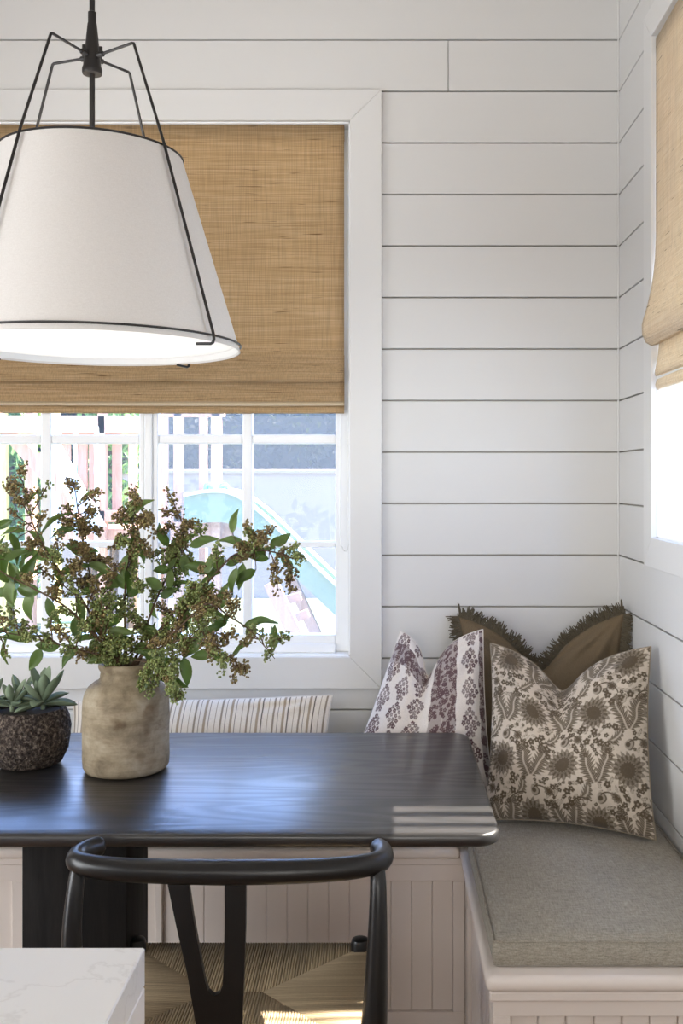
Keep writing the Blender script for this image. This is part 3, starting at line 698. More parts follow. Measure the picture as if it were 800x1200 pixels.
for j in range(len(prof)-1):
    for i in range(m): g.f.append((j*m+i, j*m+(i+1) % m, (j+1)*m+(i+1) % m, (j+1)*m+i))
g.f.append(tuple(range(m))[::-1]); g.f.append(tuple(range((len(prof)-1)*m, len(prof)*m)))
g.put('table_top', M['table'], tt, smooth=True, angle=50)
M['tleg'] = wood('ebonised_oak_leg', (0.006, 0.0055, 0.0055), (0.014, 0.012, 0.011), 'z', (0.6, 0.75), spec=0.2)
box('pedestal', M['tleg'], (-0.722, -0.512, 2.02, 2.20, 0.045, TZ-0.05), tt, 0.004, 2)
box('top_cleat', M['tleg'], (-1.1, -0.30, 2.05, 2.17, TZ-0.05, TZ-0.026), tt, 0.004, 2)
box('foot', M['tleg'], (-0.90, -0.33, 1.98, 2.24, 0, 0.045), tt, 0.006, 2)

# ------------------------------------------------------------------ pendant lamp
LXc, LYc = -0.6046, 2.1
pl = empty('pendant_lamp', (LXc, LYc, CEIL), 'large tapered white linen pendant in a black wire harness, hung over the table', 'lamp')
def seg(name, prof, mat, sg=24): return G().lathe(prof, (LXc, LYc, 0), sg).put(name, mat, pl, smooth=True)
seg('ceiling_canopy', [(0.0, CEIL), (0.06, CEIL), (0.06, CEIL-0.012), (0.02, CEIL-0.024)][1:], M['black'])
seg('rod', [(0.0058, 2.36), (0.0058, CEIL-0.02)], M['black'], 12)
hub = seg('hub', [(0.012, 2.236), (0.0195, 2.236), (0.0205, 2.240), (0.0205, 2.247), (0.0185, 2.252), (0.0095, 2.340), (0.0085, 2.343), (0.0085, 2.364), (0.0058, 2.366)], M['black'], 28)
seg('stem', [(0.0058, 1.90), (0.0058, 2.236)], M['black'], 12)
RT, RB, ZT, ZL = 0.184, 0.304, 2.064, 1.665
sh = G().lathe([(RB, ZL), (RB-0.003, ZL), (RT-0.003, ZT), (RT, ZT)], (LXc, LYc, 0), 96, close=True).put('lamp_shade', M['linen'], pl, smooth=True)
seg('shade_liner', [(RB-0.0045, ZL+0.004), (RT-0.0045, ZT-0.004)], M['liner'], 96).data.polygons  # inner white liner
o = [c for c in pl.children if c.name.startswith('shade_liner')][0]
bm = bmesh.new(); bm.from_mesh(o.data); bmesh.ops.delete(bm, geom=[f for f in bm.faces if len(f.verts) > 4], context='FACES'); bm.to_mesh(o.data); bm.free()
def ring(name, r, z, th, mat):
    pts = [(LXc+r*math.cos(2*math.pi*k/96), LYc+r*math.sin(2*math.pi*k/96), z) for k in range(97)]
    return G().tube(pts, th, 6, False).put(name, mat, pl, smooth=True)
ring('top_trim', RT+0.0005, ZT-0.001, 0.0026, M['black']); ring('bottom_trim', RB+0.0005, ZL+0.012, 0.0022, M['black'])
seg('diffuser', [(RB-0.010, ZL+0.016), (RB-0.010, ZL+0.019)], M['diff'], 96)
for k in range(4):
    a = math.radians(-28+90*k); c, s = math.cos(a), math.sin(a)
    P_ = lambda r, z: (LXc+r*c, LYc+r*s, z)
    pts = [P_(0.012, 2.272), P_(0.108, 2.279), P_(0.1125, 2.277), P_(0.1145, 2.272), P_(0.1905, ZT), P_(0.3125, ZL+0.012), P_(0.3135, ZL+0.002), P_(0.311, ZL-0.004), P_(0.306, ZL-0.006), P_(0.272, ZL-0.004)]
    G().tube(pts, 0.0030, 8).put('harness_wire', M['black'], pl, smooth=True, angle=70)
    G().tube([P_(0.016, 2.2722), P_(0.030, 2.273)], [0.0062, 0.0055], 10).put('wire_collar', M['black'], hub, smooth=True)
    G().tube([P_(0.0235, 2.276), P_(0.0235, 2.288)], 0.0038, 8).put('set_screw', M['black'], hub, smooth=True)
bd = bpy.data.lights.new('pendant_bulb', 'POINT'); bd.energy = 2.6; bd.shadow_soft_size = 0.05; bd.color = (1, 0.97, 0.93)
bo = bpy.data.objects.new('pendant_bulb', bd); COL.objects.link(bo); bo.location = (LXc, LYc, 1.97)

# ------------------------------------------------------------------ chair
ct = empty('dining_chair', (-0.266, 1.9, 0), 'black wishbone-back chair with a woven paper-cord seat, tucked at the table', 'chair')
rail = spline([(-0.503, 1.812, .744), (-0.522, 1.79, .744), (-0.531, 1.755, .744), (-0.515, 1.722, .745), (-0.46, 1.702, .744), (-0.37, 1.690, .744), (-0.262, 1.686, .744), (-0.15, 1.690, .744), (-0.065, 1.703, .744), (-0.016, 1.723, .745), (-0.002, 1.75, .744), (-0.003, 1.785, .743), (-0.012, 1.808, .742)], 6)
rr = [0.0205 - (0.004*abs(i/(len(rail)-1)-.5)*2) for i in range(len(rail))]; rr[0] = rr[-1] = 0.011
G().tube(rail, rr, 16).put('top_rail', M['ebony'], ct, smooth=True, angle=60)
for pts in ([(-.520, 1.728, .742), (-.522, 1.712, .70), (-.524, 1.700, .62), (-.518, 1.700, .50), (-.505, 1.715, .42), (-.50, 1.715, .2), (-.505, 1.70, 0)], [(-.012, 1.728, .742), (-.010, 1.712, .70), (-.012, 1.702, .60), (-.0165, 1.700, .49), (-.025, 1.712, .42), (-.03, 1.715, .2), (-.025, 1.70, 0)]):
    sp_ = spline(pts, 5); n_ = len(sp_); G().tube(sp_, [(.0125+.0095*min(1, (.745-q.z)/.26)) if q.z > .42 else .013+.009*q.z/.42 for q in sp_], 14).put('leg', M['ebony'], ct, smooth=True)
for x in (-.503, -.0486):
    sp_ = [(x, 2.06, 0), (x, 2.06, .2), (x, 2.06, .40), (x, 2.06, .455), (x, 2.06, .463), (x, 2.06, .466)]
    G().tube(sp_, [.013, .018, .020, .0195, .017, .010], 14).put('leg', M['ebony'], ct, smooth=True)
for a, b in (((-.503, 2.06, .43), (-.0486, 2.06, .43)), ((-.50, 1.715, .43), (-.03, 1.715, .43)), ((-.503, 2.06, .43), (-.50, 1.715, .43)), ((-.0486, 2.06, .43), (-.03, 1.715, .43)), ((-.503, 2.06, .22), (-.50, 1.715, .25)), ((-.0486, 2.06, .22), (-.03, 1.715, .25)), ((-.503, 2.06, .17), (-.0486, 2.06, .17))):
    G().tube([a, ((a[0]+b[0])/2, (a[1]+b[1])/2, (a[2]+b[2])/2), b], .010, 10).put('seat_rail' if a[2] > .4 else 'stretcher', M['ebony'], ct, smooth=True)
q = lambda x, y: ((x-450)*0.001431, 1.4-(y-560)*0.001431)
poly = [q(197, 1022), q(222, 1022), q(228, 1070), q(236, 1120), q(241, 1150), q(244, 1161), q(250, 1167), q(257, 1164), q(261, 1154), q(263, 1120), q(265, 1070), q(265, 1022), q(290, 1022), q(289, 1080), q(286, 1150), q(283, 1200), q(281, 1238), q(236, 1238), q(228, 1200), q(220, 1140), q(208, 1080)]
g = G(); n_ = len(poly)
yy = lambda z: 1.688+0.03*((0.74-z)/0.3)**1.5 if z < .74 else 1.688
for s_ in (-.006, .006): g.v += [(x, yy(z)+s_, z) for x, z in poly]
g.f += [tuple(range(n_)), tuple(range(2*n_-1, n_-1, -1))]+[(i, n_+i, n_+(i+1) % n_, (i+1) % n_) for i in range(n_)]
bm_o = g.put('wishbone_splat', M['ebony'], ct)
bm = bmesh.new(); bm.from_mesh(bm_o.data); bmesh.ops.triangulate(bm, faces=[f for f in bm.faces if len(f.verts) > 4]); bm.to_mesh(bm_o.data); bm.free()
# woven seat
g = G(); cols = []; rnd = random.Random(8); sx0, sx1, sy0_, sy1_ = -.515, -.036, 1.70, 2.082; zc = .443; pit = .0052; half = (sy1_-sy0_)/2
def cordl(a, b, drop_a):
    t = rnd.uniform(.75, 1.1); c = S(168, 148, 118); c = tuple(min(1, k*t) for k in c); n0 = len(g.v)
    A, B = Vector(a), Vector(b); d = (B-A); mid = A+d*.5; mid.z += .001
    pts = [A+Vector((0, 0, -.02))-d.normalized()*.004, A, mid, B, B+d.normalized()*.003+Vector((0, 0, -.006))]
    g.tube(pts, .0029, 6, False); cols.extend([c]*(len(g.v)-n0))
x = sx0+pit/2
while x < sx1:
    dd = min(x-sx0, sx1-x, half-.001)
    if dd > .004:
        cordl((x, sy1_, zc), (x+rnd.uniform(-.0006, .0006), sy1_-dd, zc-.004), 1); cordl((x, sy0_, zc), (x, sy0_+dd, zc-.004), 1)
    x += pit
y = sy0_+pit/2
while y < sy1_:
    dd = min(y-sy0_, sy1_-y, half)
    if dd > .004:
        cordl((sx0, y, zc), (sx0+dd, y, zc-.004), 1); cordl((sx1, y, zc), (sx1-dd, y, zc-.004), 1)
    y += pit
so = tag(g.put('woven_seat', M['cordseat'], ct, smooth=True, fix=False, angle=80), 'natural paper cord seat woven in four triangles', kind='stuff')
ca = so.data.color_attributes.new('tint', 'FLOAT_COLOR', 'POINT'); arr = np.ones((len(cols), 4)); arr[:, :3] = cols; ca.data.foreach_set('color', arr.ravel())
M['seatbase'] = fabric('cord_underlay', S(110, 86, 58))
box('seat_underlay', M['seatbase'], (sx0+.004, sx1-.004, sy0_+.004, sy1_-.004, .425, .4365), ct)

# ------------------------------------------------------------------ kitchen island
it = empty('kitchen_island', (-0.9, 0.2, 0), 'white veined quartz island with a waterfall edge, beside the chair', 'kitchen island')
box('countertop', M['marble'], (-1.7, -0.2495, -0.9, 1.058, .87, .91), it, 0.0015)
box('waterfall_panel', M['marble'], (-0.2895, -0.2495, -0.9, 1.058, 0, .8695), it, 0.0015)
box('cabinet_body', M['bench'], (-1.66, -0.2905, -0.87, 1.02, 0, .8695), it)

# ------------------------------------------------------------------ stoneware jar
VX, VY = -0.5755, 2.262
vt = empty('stoneware_jar', (VX, VY, TZ), 'weathered beige stoneware jar holding berry branches on the table', 'jar')
prof = [(.078, .0), (.088, .003), (.0935, .012), (.0945, .03), (.094, .08), (.0945, .13), (.0935, .158), (.090, .172), (.082, .186), (.070, .196), (.060, .201), (.0565, .206), (.0555, .214), (.0545, .220), (.0575, .224), (.0595, .228), (.0600, .233), (.0585, .2375), (.054, .239), (.049, .236), (.047, .225), (.050, .200), (.080, .170), (.084, .10), (.080, .02), (.0, .015)][:-1]
G().lathe([(r, z+.0005) for r, z in prof], (VX, VY, TZ), 72, lambda a, z: 1+.006*math.sin(2*a+z*9)+.003*math.sin(5*a+z*40)).put('body', M['stoneware'], vt, smooth=True, angle=70)

# ------------------------------------------------------------------ berry branches
def leaf_mesh(name, L, wd, curve, fold, mat, nl=9, nw=5, tip=1.0, thick=0.0):
    g = G()
    def P(i, j):
        t = j/(nl-1); s = -1+2*i/(nw-1); hw = wd*.5*(math.sin(math.pi*min(1, t**.8))**.85*(1-.25*t) + .02)
        if t == 1: hw = wd*.01
        x = L*t; z = -curve*L*t*t + fold*abs(s)*hw + .004*math.sin(7*t+s*3)*abs(s)
        return (x, s*hw, z)
    g.grid(P, nw, nl); me = g.mesh(name, mat, smooth=True, angle=180, fix=False); return me
LM = [leaf_mesh('leaf', .066, .029, .22, .5, M['leaf']), leaf_mesh('leaf', .072, .026, .38, .75, M['leaf']), leaf_mesh('leaf', .054, .028, .12, .4, M['leaf'])]
def orient(p, d, up, s=1.0):
    x = Vector(d).normalized(); u = Vector(up); z = (u-x*u.dot(x))
    if z.length < 1e-4: z = Vector((1, 0, 0))-x*x.x
    z.normalize(); y = z.cross(x); R = Matrix((x, y, z)).transposed().to_4x4()
    return Matrix.Translation(p) @ R @ Matrix.Scale(s, 4)
ico_v, ico_f = None, None
bm = bmesh.new(); bmesh.ops.create_icosphere(bm, subdivisions=1, radius=1.0); bm.verts.ensure_lookup_table()
ico_v = [tuple(v.co) for v in bm.verts]; ico_f = [tuple(v.index for v in f.verts) for f in bm.faces]; bm.free()
BROWN = [S(128, 108, 66), S(108, 88, 56), S(140, 122, 76), S(120, 112, 64)]; GREEN = [S(124, 136, 76), S(104, 118, 62), S(144, 152, 92), S(116, 122, 66)]
rb = random.Random(21)
def branch(path, depths, r0, leaves, clusters, label, green=0.5, grp='berry branches in the jar', extra=10):
    """path: pixels with depth per point; clusters: (t, dx, dy, size, count); leaves: (px, py, angle deg, size, depth offset)"""
    pts = [PX(x, y, Y) for (x, y), Y in zip(path, depths)]
    dx, dy = pts[1].x-VX, pts[1].y-VY; ln = max(1e-6, math.hypot(dx, dy)); kk = min(1, .036/ln)
    rest = [q for q in pts[1:] if q.z > TZ+.252 or math.hypot(q.x-VX, q.y-VY) > .085]
    pts = [Vector((VX+dx*kk*.55, VY+dy*kk*.55, TZ+.20)), Vector((VX+dx*kk, VY+dy*kk, TZ+.246))]+rest   # stems enter through the mouth of the jar
    pix = lambda t: (lambda k, f: tuple(path[k][c]*(1-f)+path[k+1][c]*f for c in (0, 1)))(min(len(path)-2, int(t*(len(path)-1))), min(1, t*(len(path)-1)-min(len(path)-2, int(t*(len(path)-1)))))
    root = empty('berry_branch', tuple(pts[0]), label, 'branch', grp)
    cl = spline(pts, 6); n = len(cl)
    g = G().tube(cl, [r0*(1-.72*i/(n-1)) for i in range(n)], 7)
    bv, bf, bc = [], [], []
    def berry(p, r, pal):
        n0 = len(bv); c = rb.choice(pal); t = rb.uniform(.75, 1.25); c = tuple(k*t for k in c)
        for v in ico_v: bv.append((p.x+v[0]*r, p.y+v[1]*r, p.z+v[2]*r)); bc.append(c)
        bf.extend(tuple(n0+k for k in f) for f in ico_f)
    for _ in range(extra):
        t = rb.uniform(.35, 1); x, y = pix(t); clusters = clusters+[(t, x+rb.uniform(-26, 26), y+rb.uniform(-34, 16), rb.uniform(.014, .022), rb.choice((34, 48, 60)))]
        if _ % 2: continue
        t = rb.uniform(.3, .95); x, y = pix(t); leaves = leaves+[(x+rb.uniform(-6, 6), y+rb.uniform(-6, 6), rb.uniform(0, 360), rb.uniform(.6, .95), rb.uniform(-.03, .03))]
    for (t, ex, ey, size, count) in clusters:
        i = min(n-1, int(t*(n-1))); a = cl[i]; e = PX(ex, ey, a.y+rb.uniform(-.03, .03)); ax = e-a
        axis = spline([a, a+ax*.5+Vector((rb.uniform(-.008, .008), rb.uniform(-.01, .01), .006)), e], 5)
        g.tube(axis, [.0014]*(len(axis)-1)+[.0008], 5, False)
        pal = GREEN if rb.random() < green else BROWN
        nside = max(4, count//5)
        for k in range(nside):
            s = .25+.75*k/(nside-1); p = a+ax*s; p = axis[min(len(axis)-1, int(s*(len(axis)-1)))]
            dr = Vector((rb.gauss(0, 1), rb.gauss(0, 1), rb.gauss(0, 1))).normalized(); dr = (dr+ax.normalized()*.5).normalized()
            Ls = size*(1.05-.55*s)*rb.uniform(.6, 1.1); q = p+dr*Ls
            g.tube([p, q], [.0009, .0006], 4, False)
            for m_ in range(8):
                o = Vector((rb.gauss(0, 1), rb.gauss(0, 1), rb.gauss(0, 1))).normalized()*rb.uniform(.004, .011)
                bp = p+dr*Ls*rb.uniform(.45, 1.05)+o; berry(bp, rb.uniform(.0022, .0035), pal)
    g.put('stem', M['twig'], root, smooth=True, fix=False)
    if bv:
        me = bpy.data.meshes.new('berries'); me.from_pydata([(v[0]-pts[0].x, v[1]-pts[0].y, v[2]-pts[0].z) for v in bv], [], bf)
        me.polygons.foreach_set('use_smooth', [True]*len(me.polygons)); me.materials.append(M['berry'])
        ca = me.color_attributes.new('tint', 'FLOAT_COLOR', 'POINT'); arr = np.ones((len(bc), 4)); arr[:, :3] = bc; ca.data.foreach_set('color', arr.ravel())
        o = bpy.data.objects.new('berries', me); COL.objects.link(o); o.parent = root; tag(o, kind='stuff')
    for lf in leaves:
        (x, y, ang, size, dy) = lf
        base = PX(x, y, depths[-1]*.5+depths[0]*.5+dy)
        k = min(range(n), key=lambda i: (cl[i]-base).length)
        a = math.radians(ang); d = Vector((math.cos(a), rb.uniform(-.35, .35), math.sin(a)))
        up = Vector((rb.uniform(-.7, .7), -rb.uniform(.3, 1.0), rb.uniform(.1, .9)))
        place('leaf', rb.choice(LM), orient(base, d, up, size), root)
        if (cl[k]-base).length > .006: G().tube([cl[k], (cl[k]+base)/2+Vector((0, 0, .004)), base], [.0013, .0011, .0009], 5, False).put('leaf_stalk', M['twig'], root, smooth=True, fix=False)
    return root
Y0 = VY
J = (150, 800)
def autol(seq, size=.92): return [(x, y, a, size*rb.uniform(.85, 1.15), rb.uniform(-.03, .03)) for (x, y, a) in seq]
branch([(140, 815), (133, 770), (116, 738), (93, 698), (60, 655), (38, 612), (27, 565)], [Y0, Y0-.02, Y0-.04, Y0-.05, Y0-.06, Y0-.05, Y0-.04], .0042,
       autol([(58, 655, 160), (52, 640, 130), (40, 640, -130), (30, 650, -110), (18, 655, 150), (62, 665, -60), (90, 700, -70), (70, 672, 20), (15, 610, 200), (48, 628, 60), (8, 640, -100), (30, 622, 180), (12, 625, -60), (20, 690, -110)]),
       [(1, 25, 548, .022, 34), (.93, 40, 575, .024, 34), (.85, 12, 600, .02, 24), (.72, 70, 655, .026, 70), (.62, 95, 660, .028, 84), (.55, 45, 665, .022, 40), (.9, 55, 570, .016, 26)], 'berry branch arching left above the potted succulent, brown berries at its tip', .05)
branch([(146, 815), (140, 770), (122, 720), (105, 672), (96, 630), (88, 575)], [Y0+.01, Y0+.01, Y0+.02, Y0+.03, Y0+.03, Y0+.02], .0034,
       autol([(112, 690, 200), (108, 680, 30), (130, 735, 170), (100, 650, 150), (104, 660, -20)]),
       [(1, 80, 568, .018, 44), (.93, 108, 600, .022, 56), (.86, 72, 605, .02, 50), (.8, 118, 622, .024, 70), (.72, 85, 640, .026, 84), (.66, 125, 655, .026, 84), (.6, 100, 690, .022, 50)], 'berry branch rising in a brown pointed spike before the swing chains', .1)
branch([(150, 815), (148, 770), (146, 710), (150, 660), (161, 622), (158, 602), (148, 597)], [Y0, Y0, Y0-.01, Y0-.02, Y0-.02, Y0-.02, Y0-.02], .0032,
       autol([(148, 650, -100), (147, 668, -80), (152, 640, -70), (150, 690, 130), (145, 720, -150), (150, 700, 40), (146, 680, 200), (158, 640, -60)]),
       [(.85, 138, 610, .02, 56), (.8, 178, 612, .022, 64), (.7, 132, 640, .026, 84), (.65, 172, 650, .026, 84), (.55, 128, 680, .026, 84), (.5, 168, 690, .026, 84), (.4, 140, 720, .024, 84), (.35, 165, 735, .024, 84)], 'upright berry branch with a hooked bare tip in the middle of the jar', .55)
branch([(156, 815), (163, 775), (182, 745), (212, 708), (245, 680), (275, 650), (310, 645), (345, 655)], [Y0, Y0-.01, Y0-.02, Y0-.03, Y0-.04, Y0-.05, Y0-.05, Y0-.04], .0046,
       autol([(272, 625, 85), (298, 655, 40), (322, 640, 40), (262, 652, -120), (285, 660, -100), (300, 668, -150), (278, 665, -110), (250, 668, 170), (240, 672, 60), (315, 655, 170), (232, 690, -60), (305, 650, 150), (265, 662, 20), (290, 640, 160), (330, 650, -60)]),
       [(1, 352, 655, .018, 40), (.96, 340, 690, .024, 84), (.9, 325, 690, .024, 70), (.85, 310, 625, .02, 50), (.75, 285, 640, .02, 42), (.93, 345, 640, .018, 40), (.6, 235, 665, .02, 42)], 'stout berry branch reaching right across the window, leafiest of the bunch', .2)
branch([(158, 815), (170, 778), (205, 740), (242, 708), (268, 722), (292, 738), (312, 760), (322, 772)], [Y0, Y0-.03, Y0-.06, Y0-.08, Y0-.09, Y0-.10, Y0-.10, Y0-.10], .0028,
       autol([(272, 720, -150), (262, 730, 210), (285, 735, 20), (240, 712, -30)]),
       [(.6, 275, 705, .014, 28), (.72, 296, 740, .018, 42), (.8, 285, 752, .016, 34), (.93, 312, 772, .012, 18), (.5, 235, 725, .018, 42)], 'slender berry twig drooping right in front of the window sill', .35)
branch([(158, 815), (172, 782), (205, 752), (235, 748), (262, 768), (286, 792)], [Y0-.01, Y0-.05, Y0-.08, Y0-.10, Y0-.11, Y0-.11], .0026,
       autol([(240, 752, 210), (225, 748, 30), (250, 765, 190), (215, 770, -80)]),
       [(.6, 245, 770, .018, 50), (.75, 262, 785, .02, 56), (.9, 288, 788, .016, 42), (.5, 215, 760, .02, 56), (.4, 200, 775, .02, 56)], 'low berry twig hanging over the right shoulder of the jar', .45)
branch([(142, 815), (128, 780), (95, 762), (55, 752), (15, 743), (-30, 735)], [Y0-.02, Y0-.07, Y0-.10, Y0-.12, Y0-.13, Y0-.13], .0024,
       autol([(38, 748, 170), (70, 758, 175), (48, 760, -115), (-5, 742, 140), (10, 745, -120)], 1.0),
       [(.35, 92, 770, .018, 50), (.28, 108, 762, .02, 70), (.45, 75, 765, .014, 30), (.25, 120, 775, .018, 50), (.85, 5, 725, .012, 20), (.9, 8, 770, .01, 14)], 'thin berry twig stretching low to the left over the succulent', .9)
branch([(153, 815), (160, 770), (180, 710), (203, 660), (215, 630), (212, 606)], [Y0+.01, Y0+.03, Y0+.05, Y0+.06, Y0+.06, Y0+.06], .0034,
       autol([(196, 640, 110), (210, 640, 40), (205, 655, -50), (190, 690, 150), (188, 700, 30), (222, 640, 20), (200, 668, 180), (215, 650, -80)]),
       [(1, 190, 600, .018, 44), (.92, 180, 625, .022, 64), (.85, 205, 640, .022, 64), (.75, 175, 655, .024, 70), (.7, 222, 665, .024, 70), (.6, 205, 690, .024, 84), (.5, 180, 700, .024, 84), (.42, 200, 725, .024, 70), (.35, 160, 740, .024, 70)], 'berry branch leaning right behind the upright one, green clusters', .6)
branch([(160, 815), (170, 786), (182, 780), (196, 790), (206, 806), (214, 822)], [Y0-.02, Y0-.06, Y0-.10, Y0-.115, Y0-.12, Y0-.12], .0022,
       autol([(186, 792, -20), (172, 790, -110), (200, 795, -25), (178, 786, 210)], .8),
       [(.35, 165, 806, .018, 70), (.45, 176, 812, .018, 70), (.9, 206, 820, .012, 18), (.6, 205, 800, .014, 24), (.3, 195, 775, .02, 60)], 'short berry sprig spilling down the front of the jar', .9)
branch([(152, 815), (158, 780), (178, 755), (205, 735), (225, 705), (250, 690)], [Y0+.02, Y0+.02, Y0+.0, Y0-.03, Y0-.05, Y0-.06], .0028,
       autol([(200, 740, -40), (210, 725, 80), (220, 715, -100), (188, 745, 160), (235, 700, 70), (170, 765, -40), (180, 760, 100)]),
       [(.4, 170, 745, .022, 84), (.5, 200, 755, .024, 84), (.6, 215, 715, .022, 64), (.7, 205, 745, .022, 64), (.8, 245, 715, .02, 50), (.3, 145, 755, .022, 84), (.35, 185, 770, .022, 64)], 'short dense berry branch filling the right side above the jar rim', .75)
branch([(145, 815), (140, 782), (128, 765), (118, 745), (122, 715)], [Y0-.01, Y0-.03, Y0-.05, Y0-.06, Y0-.06], .0026,
       autol([(120, 740, 160), (124, 728, 60), (118, 745, -130), (130, 770, 190)]),
       [(.5, 105, 770, .02, 84), (.6, 130, 762, .022, 84), (.7, 150, 755, .022, 70), (.9, 118, 720, .02, 50), (.4, 150, 775, .02, 70), (1, 130, 700, .02, 50)], 'short dense berry branch filling the left side above the jar rim', .9)

branch([(142, 815), (136, 780), (112, 745), (78, 712), (40, 690), (5, 672), (-25, 650)], [Y0, Y0-.03, Y0-.07, Y0-.10, Y0-.11, Y0-.12, Y0-.12], .0034,
       autol([(36, 690, -95), (22, 684, 120), (10, 678, -80), (28, 680, 60), (0, 668, 100), (-8, 660, -60), (46, 695, 170), (55, 700, -70), (88, 722, -75), (18, 690, 200), (5, 655, 20), (62, 705, 80)], 1.05),
       [(.45, 80, 680, .022, 60), (.55, 60, 690, .02, 50), (.35, 112, 715, .022, 60), (.95, 5, 640, .016, 30)], 'leafy berry branch sweeping left, its big green leaves above the succulent', .4, extra=3)

# ------------------------------------------------------------------ stone bowl with succulent
SXc, SYc = -0.806, 2.305
st = empty('stone_bowl', (SXc, SYc, TZ), 'rough dark stone bowl with a rounded belly beside the jar', 'planter')
wob = lambda a, z: 1+.02*math.sin(3*a+1)+.012*math.sin(7*a+z*60)+.008*math.sin(13*a-z*90)
G().lathe([(.060, .0005), (.068, .004), (.074, .016), (.084, .034), (.0885, .06), (.0885, .085), (.085, .106), (.080, .122), (.077, .127), (.071, .127), (.068, .118)], (SXc, SYc, TZ), 72, wob).put('bowl', M['rough'], st, smooth=True, angle=70)
su = empty('succulent', (SXc, SYc, TZ+.118), 'grey-green felt-leaved succulent growing in the stone bowl', 'plant')
G().lathe([(.02, TZ+.1185), (.066, TZ+.1188), (.066, TZ+.1215), (.02, TZ+.125)], (SXc, SYc, 0), 24).put('soil', M['soil'], su, smooth=True)
def fat(name, L, wd, th, curve):
    g = G(); n_ = 9; pts = []
    for i in range(n_):
        t = i/(n_-1); w_ = wd*.5*(math.sin(math.pi*(.12+.86*t)**1.35)**.8) if t < 1 else .0006
        for k in range(8):
            a = 2*math.pi*k/8; y, z = math.cos(a)*w_, math.sin(a)*th*.5*(w_/(wd*.5)); z += abs(y)*.45 + curve*L*t*t
            pts.append((L*t, y, z))
    g.v = pts
    for i in range(n_-1):
        for k in range(8): g.f.append((i*8+k, i*8+(k+1) % 8, (i+1)*8+(k+1) % 8, (i+1)*8+k))
    g.f.append(tuple(range(8))[::-1]); g.f.append(tuple(range((n_-1)*8, n_*8)))
    return g.mesh(name, M['succ'], smooth=True, angle=80)
FM = [fat('leaf', .058, .019, .008, .12), fat('leaf', .052, .022, .009, -.18), fat('leaf', .034, .020, .011, .25)]
rs = random.Random(4)
for (px, py, dy, sc, cnt) in ((50, 834, 0, 1.35, 15), (14, 842, -.02, 1.0, 10), (24, 836, .035, 1.0, 9), (-10, 838, .0, .95, 9)):
    c = PX(px, py, SYc+dy); c.z = TZ+.132; ph = rs.uniform(0, 6)
    G().tube([(c.x, c.y, TZ+.119), (c.x, c.y, c.z+.012)], .005, 8).put('stalk', M['succ'], su, smooth=True)
    for k in range(cnt):
        a = ph+k*2.4; lvl = k/cnt; el = math.radians(4+66*lvl+rs.uniform(-10, 10)); d = Vector((math.cos(a)*math.cos(el), math.sin(a)*math.cos(el)*.9, math.sin(el)))
        place('leaf', FM[0] if lvl > .45 and lvl < .9 else (FM[2] if lvl >= .9 else FM[1]), orient(c+Vector((0, 0, .012*lvl))+d*.004, d, (0, 0, 1), sc*rs.uniform(.85, 1.1)), su)

# ------------------------------------------------------------------ garden beyond the window
struct(tag(box('lawn', M['lawn'], (-14, 14, D+.2, 16, -.12, -.02)), 'sunlit green lawn outside the window'))
gw = empty('garden_wall', (-2, 12, 0), 'pale lavender stucco wall at the end of the lawn', 'wall')
box('wall_panel', M['stucco'], (-9, 0.9, 12, 12.2, -.03, 1.45), gw); box('wall_cap', M['stucco'], (-9.03, 0.93, 11.96, 12.24, 1.45, 1.50), gw, .01)
def leafcloud(name, boxes, n, size, mat, parent, seed, aspect=.45):
    rnd = random.Random(seed); g = G()
    for (x0, x1, y0, y1, z0, z1), k in boxes:
        for _ in range(k):
            p = Vector((rnd.uniform(x0, x1), rnd.uniform(y0, y1), rnd.uniform(z0, z1))); d = Vector((rnd.gauss(0, 1), rnd.gauss(0, 1), rnd.gauss(0, 1))).normalized(); e = d.cross(Vector((rnd.gauss(0, 1), rnd.gauss(0, 1), rnd.gauss(0, 1)))).normalized()
            s = size*rnd.uniform(.6, 1.3); n0 = len(g.v); nn = d.cross(e)*s*.12
            g.v += [tuple(p-d*s), tuple(p+e*s*aspect+nn), tuple(p+d*s), tuple(p-e*s*aspect+nn)]; g.f += [(n0, n0+1, n0+2), (n0, n0+2, n0+3)]
    return g.put(name, mat, parent, fix=False)
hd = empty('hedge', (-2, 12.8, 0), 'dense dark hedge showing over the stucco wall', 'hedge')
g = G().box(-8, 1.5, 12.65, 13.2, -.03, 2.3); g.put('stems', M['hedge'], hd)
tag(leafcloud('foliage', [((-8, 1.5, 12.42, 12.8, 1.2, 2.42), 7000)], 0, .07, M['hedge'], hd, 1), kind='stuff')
PYd = 7.6                                               # play set depth
ps = empty('play_set', (-2.3, PYd, 0), 'cedar climbing frame with green slide and swing beam on the lawn', 'play set')
def pp(name, x0, x1, ya, yb, Y=PYd, dp=.09, mat=None):   # upright board from pixel spans at depth Y
    a = PX(x0, ya, Y); b = PX(x1, yb, Y); return box(name, mat or M['redwood'], (a.x, b.x, Y, Y+dp, b.z, a.z), ps, .004)
def post(x0, x1, ya, Y=PYd): a = PX(x0, ya, Y); b = PX(x1, ya, Y); return box('post', M['redwood'], (a.x, b.x, Y, Y+.09, -.02, a.z), ps, .005)
post(114, 123, 300); post(203, 213, 300); post(187, 195, 300, PYd+.9); post(233, 241, 300, PYd+.9); post(247, 258, 300); post(30, 39, 300, PYd+.5)
pp('beam', -40, 165, 487, 508, dp=.12)
pp('beam', 185, 262, 470, 488)
for a, b in ((70, 82), (91, 102), (104, 112), (131, 142), (150, 160)): pp('baluster', a, b, 508, 598, PYd+.1, .03)
pp('deck_rail', 66, 262, 598, 612); pp('deck_rail', 195, 272, 612, 640, PYd+.06, .1); pp('deck_board', 66, 200, 620, 640, PYd+.06, .8)
